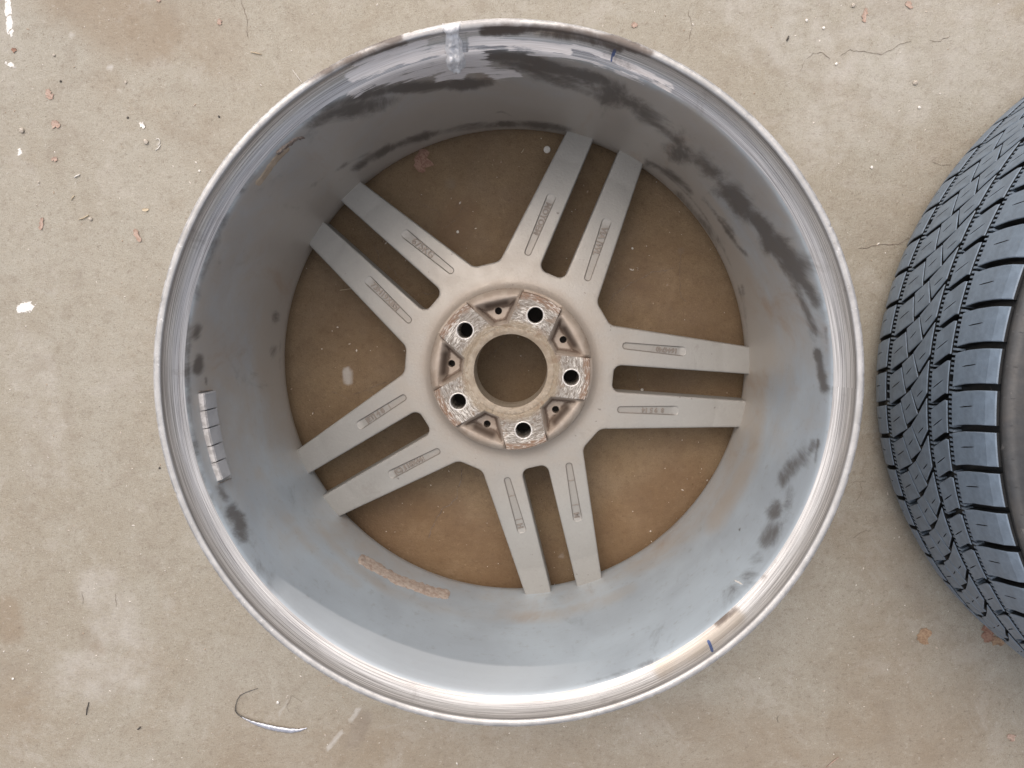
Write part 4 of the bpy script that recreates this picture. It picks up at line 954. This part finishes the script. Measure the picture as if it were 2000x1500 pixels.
leaf(430, 43, 11, 8, -60, M_LEAFP, 'tiny reddish flake near the crack at the top left')
leaf(107, 312, 12, 9, 0, M_LEAFP, 'tiny pink flake beside a white paint spot on the left')
leaf(28, 97, 10, 7, 0, M_LEAF, 'small brown flake at the tip of the white paint drip')
leaf(278, 245, 14, 8, -40, M_WCHIP, 'pale oval husk lying above the clear ring shaped scrap')
leaf(285, 409, 13, 7, 10, M_STRAW, 'pale seed husk left of the wheel rim')
leaf(310, 1, 8, 6, 0, M_LEAFP, 'tiny flake at the very top edge')
def stick(pts, wpx, mat, label, cat='twig', name='twig'):
    base = at(*pts[0]); P3 = []
    for i, p in enumerate(pts):
        q = at(*p)-base; P3.append((q[0], q[1], wpx*S0*.5+(.0008 if 0 < i < len(pts)-1 else 0)))
    R = [wpx*S0*.5*(.75 if i in (0, len(P3)-1) else 1) for i in range(len(P3))]
    V, F = tube(P3, R, 6); o = link(name, make_mesh(name, V, F), mat); o.location = tuple(base); tag(o, label, cat); return o
stick([(490, 102), (500, 104), (511, 107)], 2.4, M_STRAW, 'short pale straw between the top crack and the wheel', 'straw', 'straw')
stick([(154, 429), (165, 426), (174, 420)], 2.4, M_STRAW, 'curved pale straw at the left with a seed beside it', 'straw', 'straw')
stick([(146, 347), (151, 344), (157, 341)], 2.8, M_WCHIP, 'short white stick just above a white paint spot, left side', 'straw', 'straw')
stick([(140, 391), (143, 386), (146, 382)], 2.2, M_STRAW, 'tiny pale straw bit below the white stick', 'straw', 'straw')
stick([(664, 567), (678, 565), (692, 563)], 1.8, M_STRAW, 'thin straw on the floor under the lower of the upper left spokes', 'straw', 'straw')
stick([(1018, 299), (1022, 294), (1024, 290)], 1.8, M_STRAW, 'tiny straw left of the round white dot inside the wheel', 'straw', 'straw')
stick([(304, 294), (310, 290), (314, 283)], 2.0, M_WCHIP, 'curved white sliver beside the clear scrap left of the wheel', 'straw', 'straw')
stick([(1613, 1499), (1624, 1488), (1638, 1478)], 2.4, M_LEAFP, 'thin reddish stick at the bottom edge', 'twig')
stick([(169, 1396), (171, 1384), (174, 1371)], 2.4, M_DTWIG, 'dark short twig low on the left of the floor', 'twig')
stick([(270, 1424), (275, 1419)], 4.0, M_DTWIG, 'dark crumb right of the dark twig at the bottom left', 'twig')
stick([(1536, 80), (1538, 76), (1540, 71)], 3.5, M_DTWIG, 'dark splinter above the wheel at the upper right', 'twig')
stick([(1520, 1411), (1517, 1404), (1520, 1398)], 0.8, M_DTWIG, 'hair thin dark fibre at the bottom right', 'fibre', 'fibre')
stick([(571, 136), (580, 148), (589, 160), (590, 163)], 1.0, M_WCHIP, 'thin pale fibre touching the outside of the rim, upper left', 'fibre', 'fibre')
def pebble(px, py, dpx, mat, label, cat='pebble'):
    import bmesh
    bm = bmesh.new(); bmesh.ops.create_icosphere(bm, subdivisions=2, radius=dpx*S0*.5)
    for v in bm.verts:
        v.co *= 1+random.gauss(0, .09); v.co.x *= 1.15; v.co.z *= .6
    me = bpy.data.meshes.new('pebble'); bm.to_mesh(me); bm.free()
    o = link('pebble', me, mat); place(o, px, py, random.random()*360, dpx*S0*.27); tag(o, label, cat); return o
for px, py, d_, mt, lb in [
    (44, 255, 9, M_PEB, 'yellowish pebble on the left of the floor, below two pink flakes'), (286, 277, 9, M_PEB, 'brown pebble between the pale husk and the clear scrap'),
    (178, 428, 7, M_PEB, 'little pale seed beside the curved straw'), (1787, 162, 8, M_PEB, 'pale pebble on open concrete at the upper right'),
    (1608, 55, 5, M_WCHIP, 'tiny white chip near the dark splinter, upper right'), (1575, 40, 5, M_WCHIP, 'tiny white chip directly above another, upper right'),
    (1633, 125, 5, M_WCHIP, 'white speck under the long crack at the upper right'), (1702, 327, 5, M_WCHIP, 'white speck halfway between wheel and tyre, upper part'),
    (1795, 210, 5, M_WCHIP, 'white sliver left of the tyre top'), (1666, 11, 7, M_PEB, 'pale crumb at the top edge left of the petal'),
    (26, 1325, 5, M_WCHIP, 'white grain near the left edge at the bottom'), (543, 1371, 6, M_WCHIP, 'white grain inside the curl of the shiny strip'),
    (106, 108, 5, M_PEB, 'small grey pebble right of the paint drip'), (250, 230, 4, M_DTWIG, 'dark grain above the pale husk'), (119, 159, 4, M_DTWIG, 'dark grain at the upper left right of a flake'),
    (246, 161, 5, M_PEB, 'small tan grain on the open floor at the upper left'), (76, 356, 4, M_PEB, 'tan grain left of the white stick'),
    (390, 334, 4, M_WCHIP, 'white grain close to the rim on its upper left'), (428, 228, 4, M_DTWIG, 'dark fleck outside the rim at the upper left'), (894, 453, 5, M_WCHIP, 'white grain on the floor in the top opening between spokes'),
    (1235, 485, 4, M_WCHIP, 'white grain in the opening right of the top spokes'), (312, 914, 4, M_DTWIG, 'dark grain just outside the rim beside the balance weights')]:
    pebble(px, py, d_, mt, lb, 'grain' if d_ < 7 else 'pebble')
# round white paper dot and a smaller ring on the floor
def disc(px, py, rpx, label, hole=0.0, mat=M_WCHIP):
    r_ = rpx*S0; n = 28; V, F = [], []
    for z_, rr in ((0, r_), (.0009, r_), (.0012, r_*.9)):
        V += [(rr*math.cos(2*math.pi*i/n), rr*math.sin(2*math.pi*i/n), z_) for i in range(n)]
    for l in range(2):
        for i in range(n): j = (i+1) % n; F.append((l*n+i, l*n+j, (l+1)*n+j, (l+1)*n+i))
    if hole:
        for z_ in (.0012, .0002): V += [(r_*hole*math.cos(2*math.pi*i/n), r_*hole*math.sin(2*math.pi*i/n), z_) for i in range(n)]
        for l in (2, 3):
            for i in range(n): j = (i+1) % n; F.append((l*n+i, l*n+j, (l+1)*n+j, (l+1)*n+i))
        F.append(tuple(range(4*n, 5*n)))
    else: F.append(tuple(range(2*n, 3*n)))
    o = link('white_disc', make_mesh('white_disc', V, F, False), mat); place(o, px, py, 0, .0001); tag(o, label, 'disc'); return o
disc(1068.5, 292.5, 6.6, 'round white dot lying on the floor beside the top left spoke')
disc(1254, 761, 2.8, 'tiny white ring on the floor between the right hand pair of spokes', .4)
# clear curved scrap left of the wheel
V, F = tube([(0, 0, .001), (.0015, .002, .001), (.002, .0045, .001), (.0005, .0065, .001), (-.002, .006, .001)], [.0004]*5, 6)
o = link('clear_scrap', make_mesh('clear_scrap', V, F), M_WCHIP); place(o, 310, 284); tag(o, 'small clear curved plastic scrap on the floor left of the wheel', 'scrap')
# shiny curled strip at the bottom left: a thin band standing partly on edge
def strip():
    px = [(504, 1344), (492, 1348), (480, 1352), (469, 1358), (464, 1366), (461, 1376), (460, 1386), (466, 1394), (480, 1402), (500, 1411), (522, 1418), (545, 1423), (568, 1426), (586, 1425), (600, 1421)]
    base = at(530, 1405); P2 = np.array([(at(*p)-base)[:2] for p in px]); P2 = resample(P2, .0012, False); n = len(P2)
    t = np.linspace(0, 1, n); wd = np.interp(t, [0, .1, .25, .36, .5, .7, .85, 1], [.3, .6, 1.0, 2.6, 6.0, 7.4, 6.6, .6])*mm
    tilt = np.interp(t, [0, .3, .42, .6, 1], [75, 80, 45, 18, 14])
    e = np.gradient(P2, axis=0); e /= np.linalg.norm(e, axis=1)[:, None]; nn = np.stack([-e[:, 1], e[:, 0]], 1); V, F = [], []
    for i in range(n):
        a = math.radians(tilt[i])
        for s_ in (-1, -.33, .33, 1):
            off = s_*wd[i]*.5; bow = (1-s_*s_)*wd[i]*.16; jag = rng.normal(0, .00022) if abs(s_) == 1 else 0
            q = P2[i]+nn[i]*(math.cos(a)*(off+jag)); V.append((q[0], q[1], .0006+math.sin(a)*(off+wd[i]*.5)+bow))
    for i in range(n-1):
        for k in range(3): F.append((i*4+k, i*4+k+1, (i+1)*4+k+1, (i+1)*4+k))
    me = make_mesh('metal_strip', V, F); o = link('metal_strip', me, M_STRIP); me.materials.append(M_STRIPD); o.location = tuple(base)
    for pl in me.polygons:
        if pl.index//3 < n*.40: pl.material_index = 1
    so = o.modifiers.new('thick', 'SOLIDIFY'); so.thickness = .0003
    tag(o, 'thin curled shiny strip with dark end on the floor below the wheel at left', 'strip')
strip()
# grit scattered over the slab: nobody could count it
V, F = [], []
for i in range(1500):
    x, y = rng.uniform(-.62, .68), rng.uniform(-.46, .56); r_ = abs(rng.normal(.0003, .00022))+.0002; s = len(V); a = rng.random()*6.28
    el = 1+abs(rng.normal(0, .8)); c, s2 = math.cos(a), math.sin(a)
    for dx, dy, dz in ((1, 0, 0), (0, 1, 0), (-1, 0, 0), (0, -1, 0), (0, 0, 1)):
        X, Y = dx*r_*el, dy*r_; V.append((x+X*c-Y*s2, y+X*s2+Y*c, dz*r_+.0001))
    F += [(s, s+1, s+4), (s+1, s+2, s+4), (s+2, s+3, s+4), (s+3, s, s+4)]
me = make_mesh('grit', V, F, False); g = link('grit', me, mat_simple('grit', (.78, .74, .68), (.42, .33, .25), .7, 0, 60, .0002, (.45, .55)))
tag(g, 'fine pale grit and dust specks scattered over the concrete floor', 'grit'); g['kind'] = 'stuff'
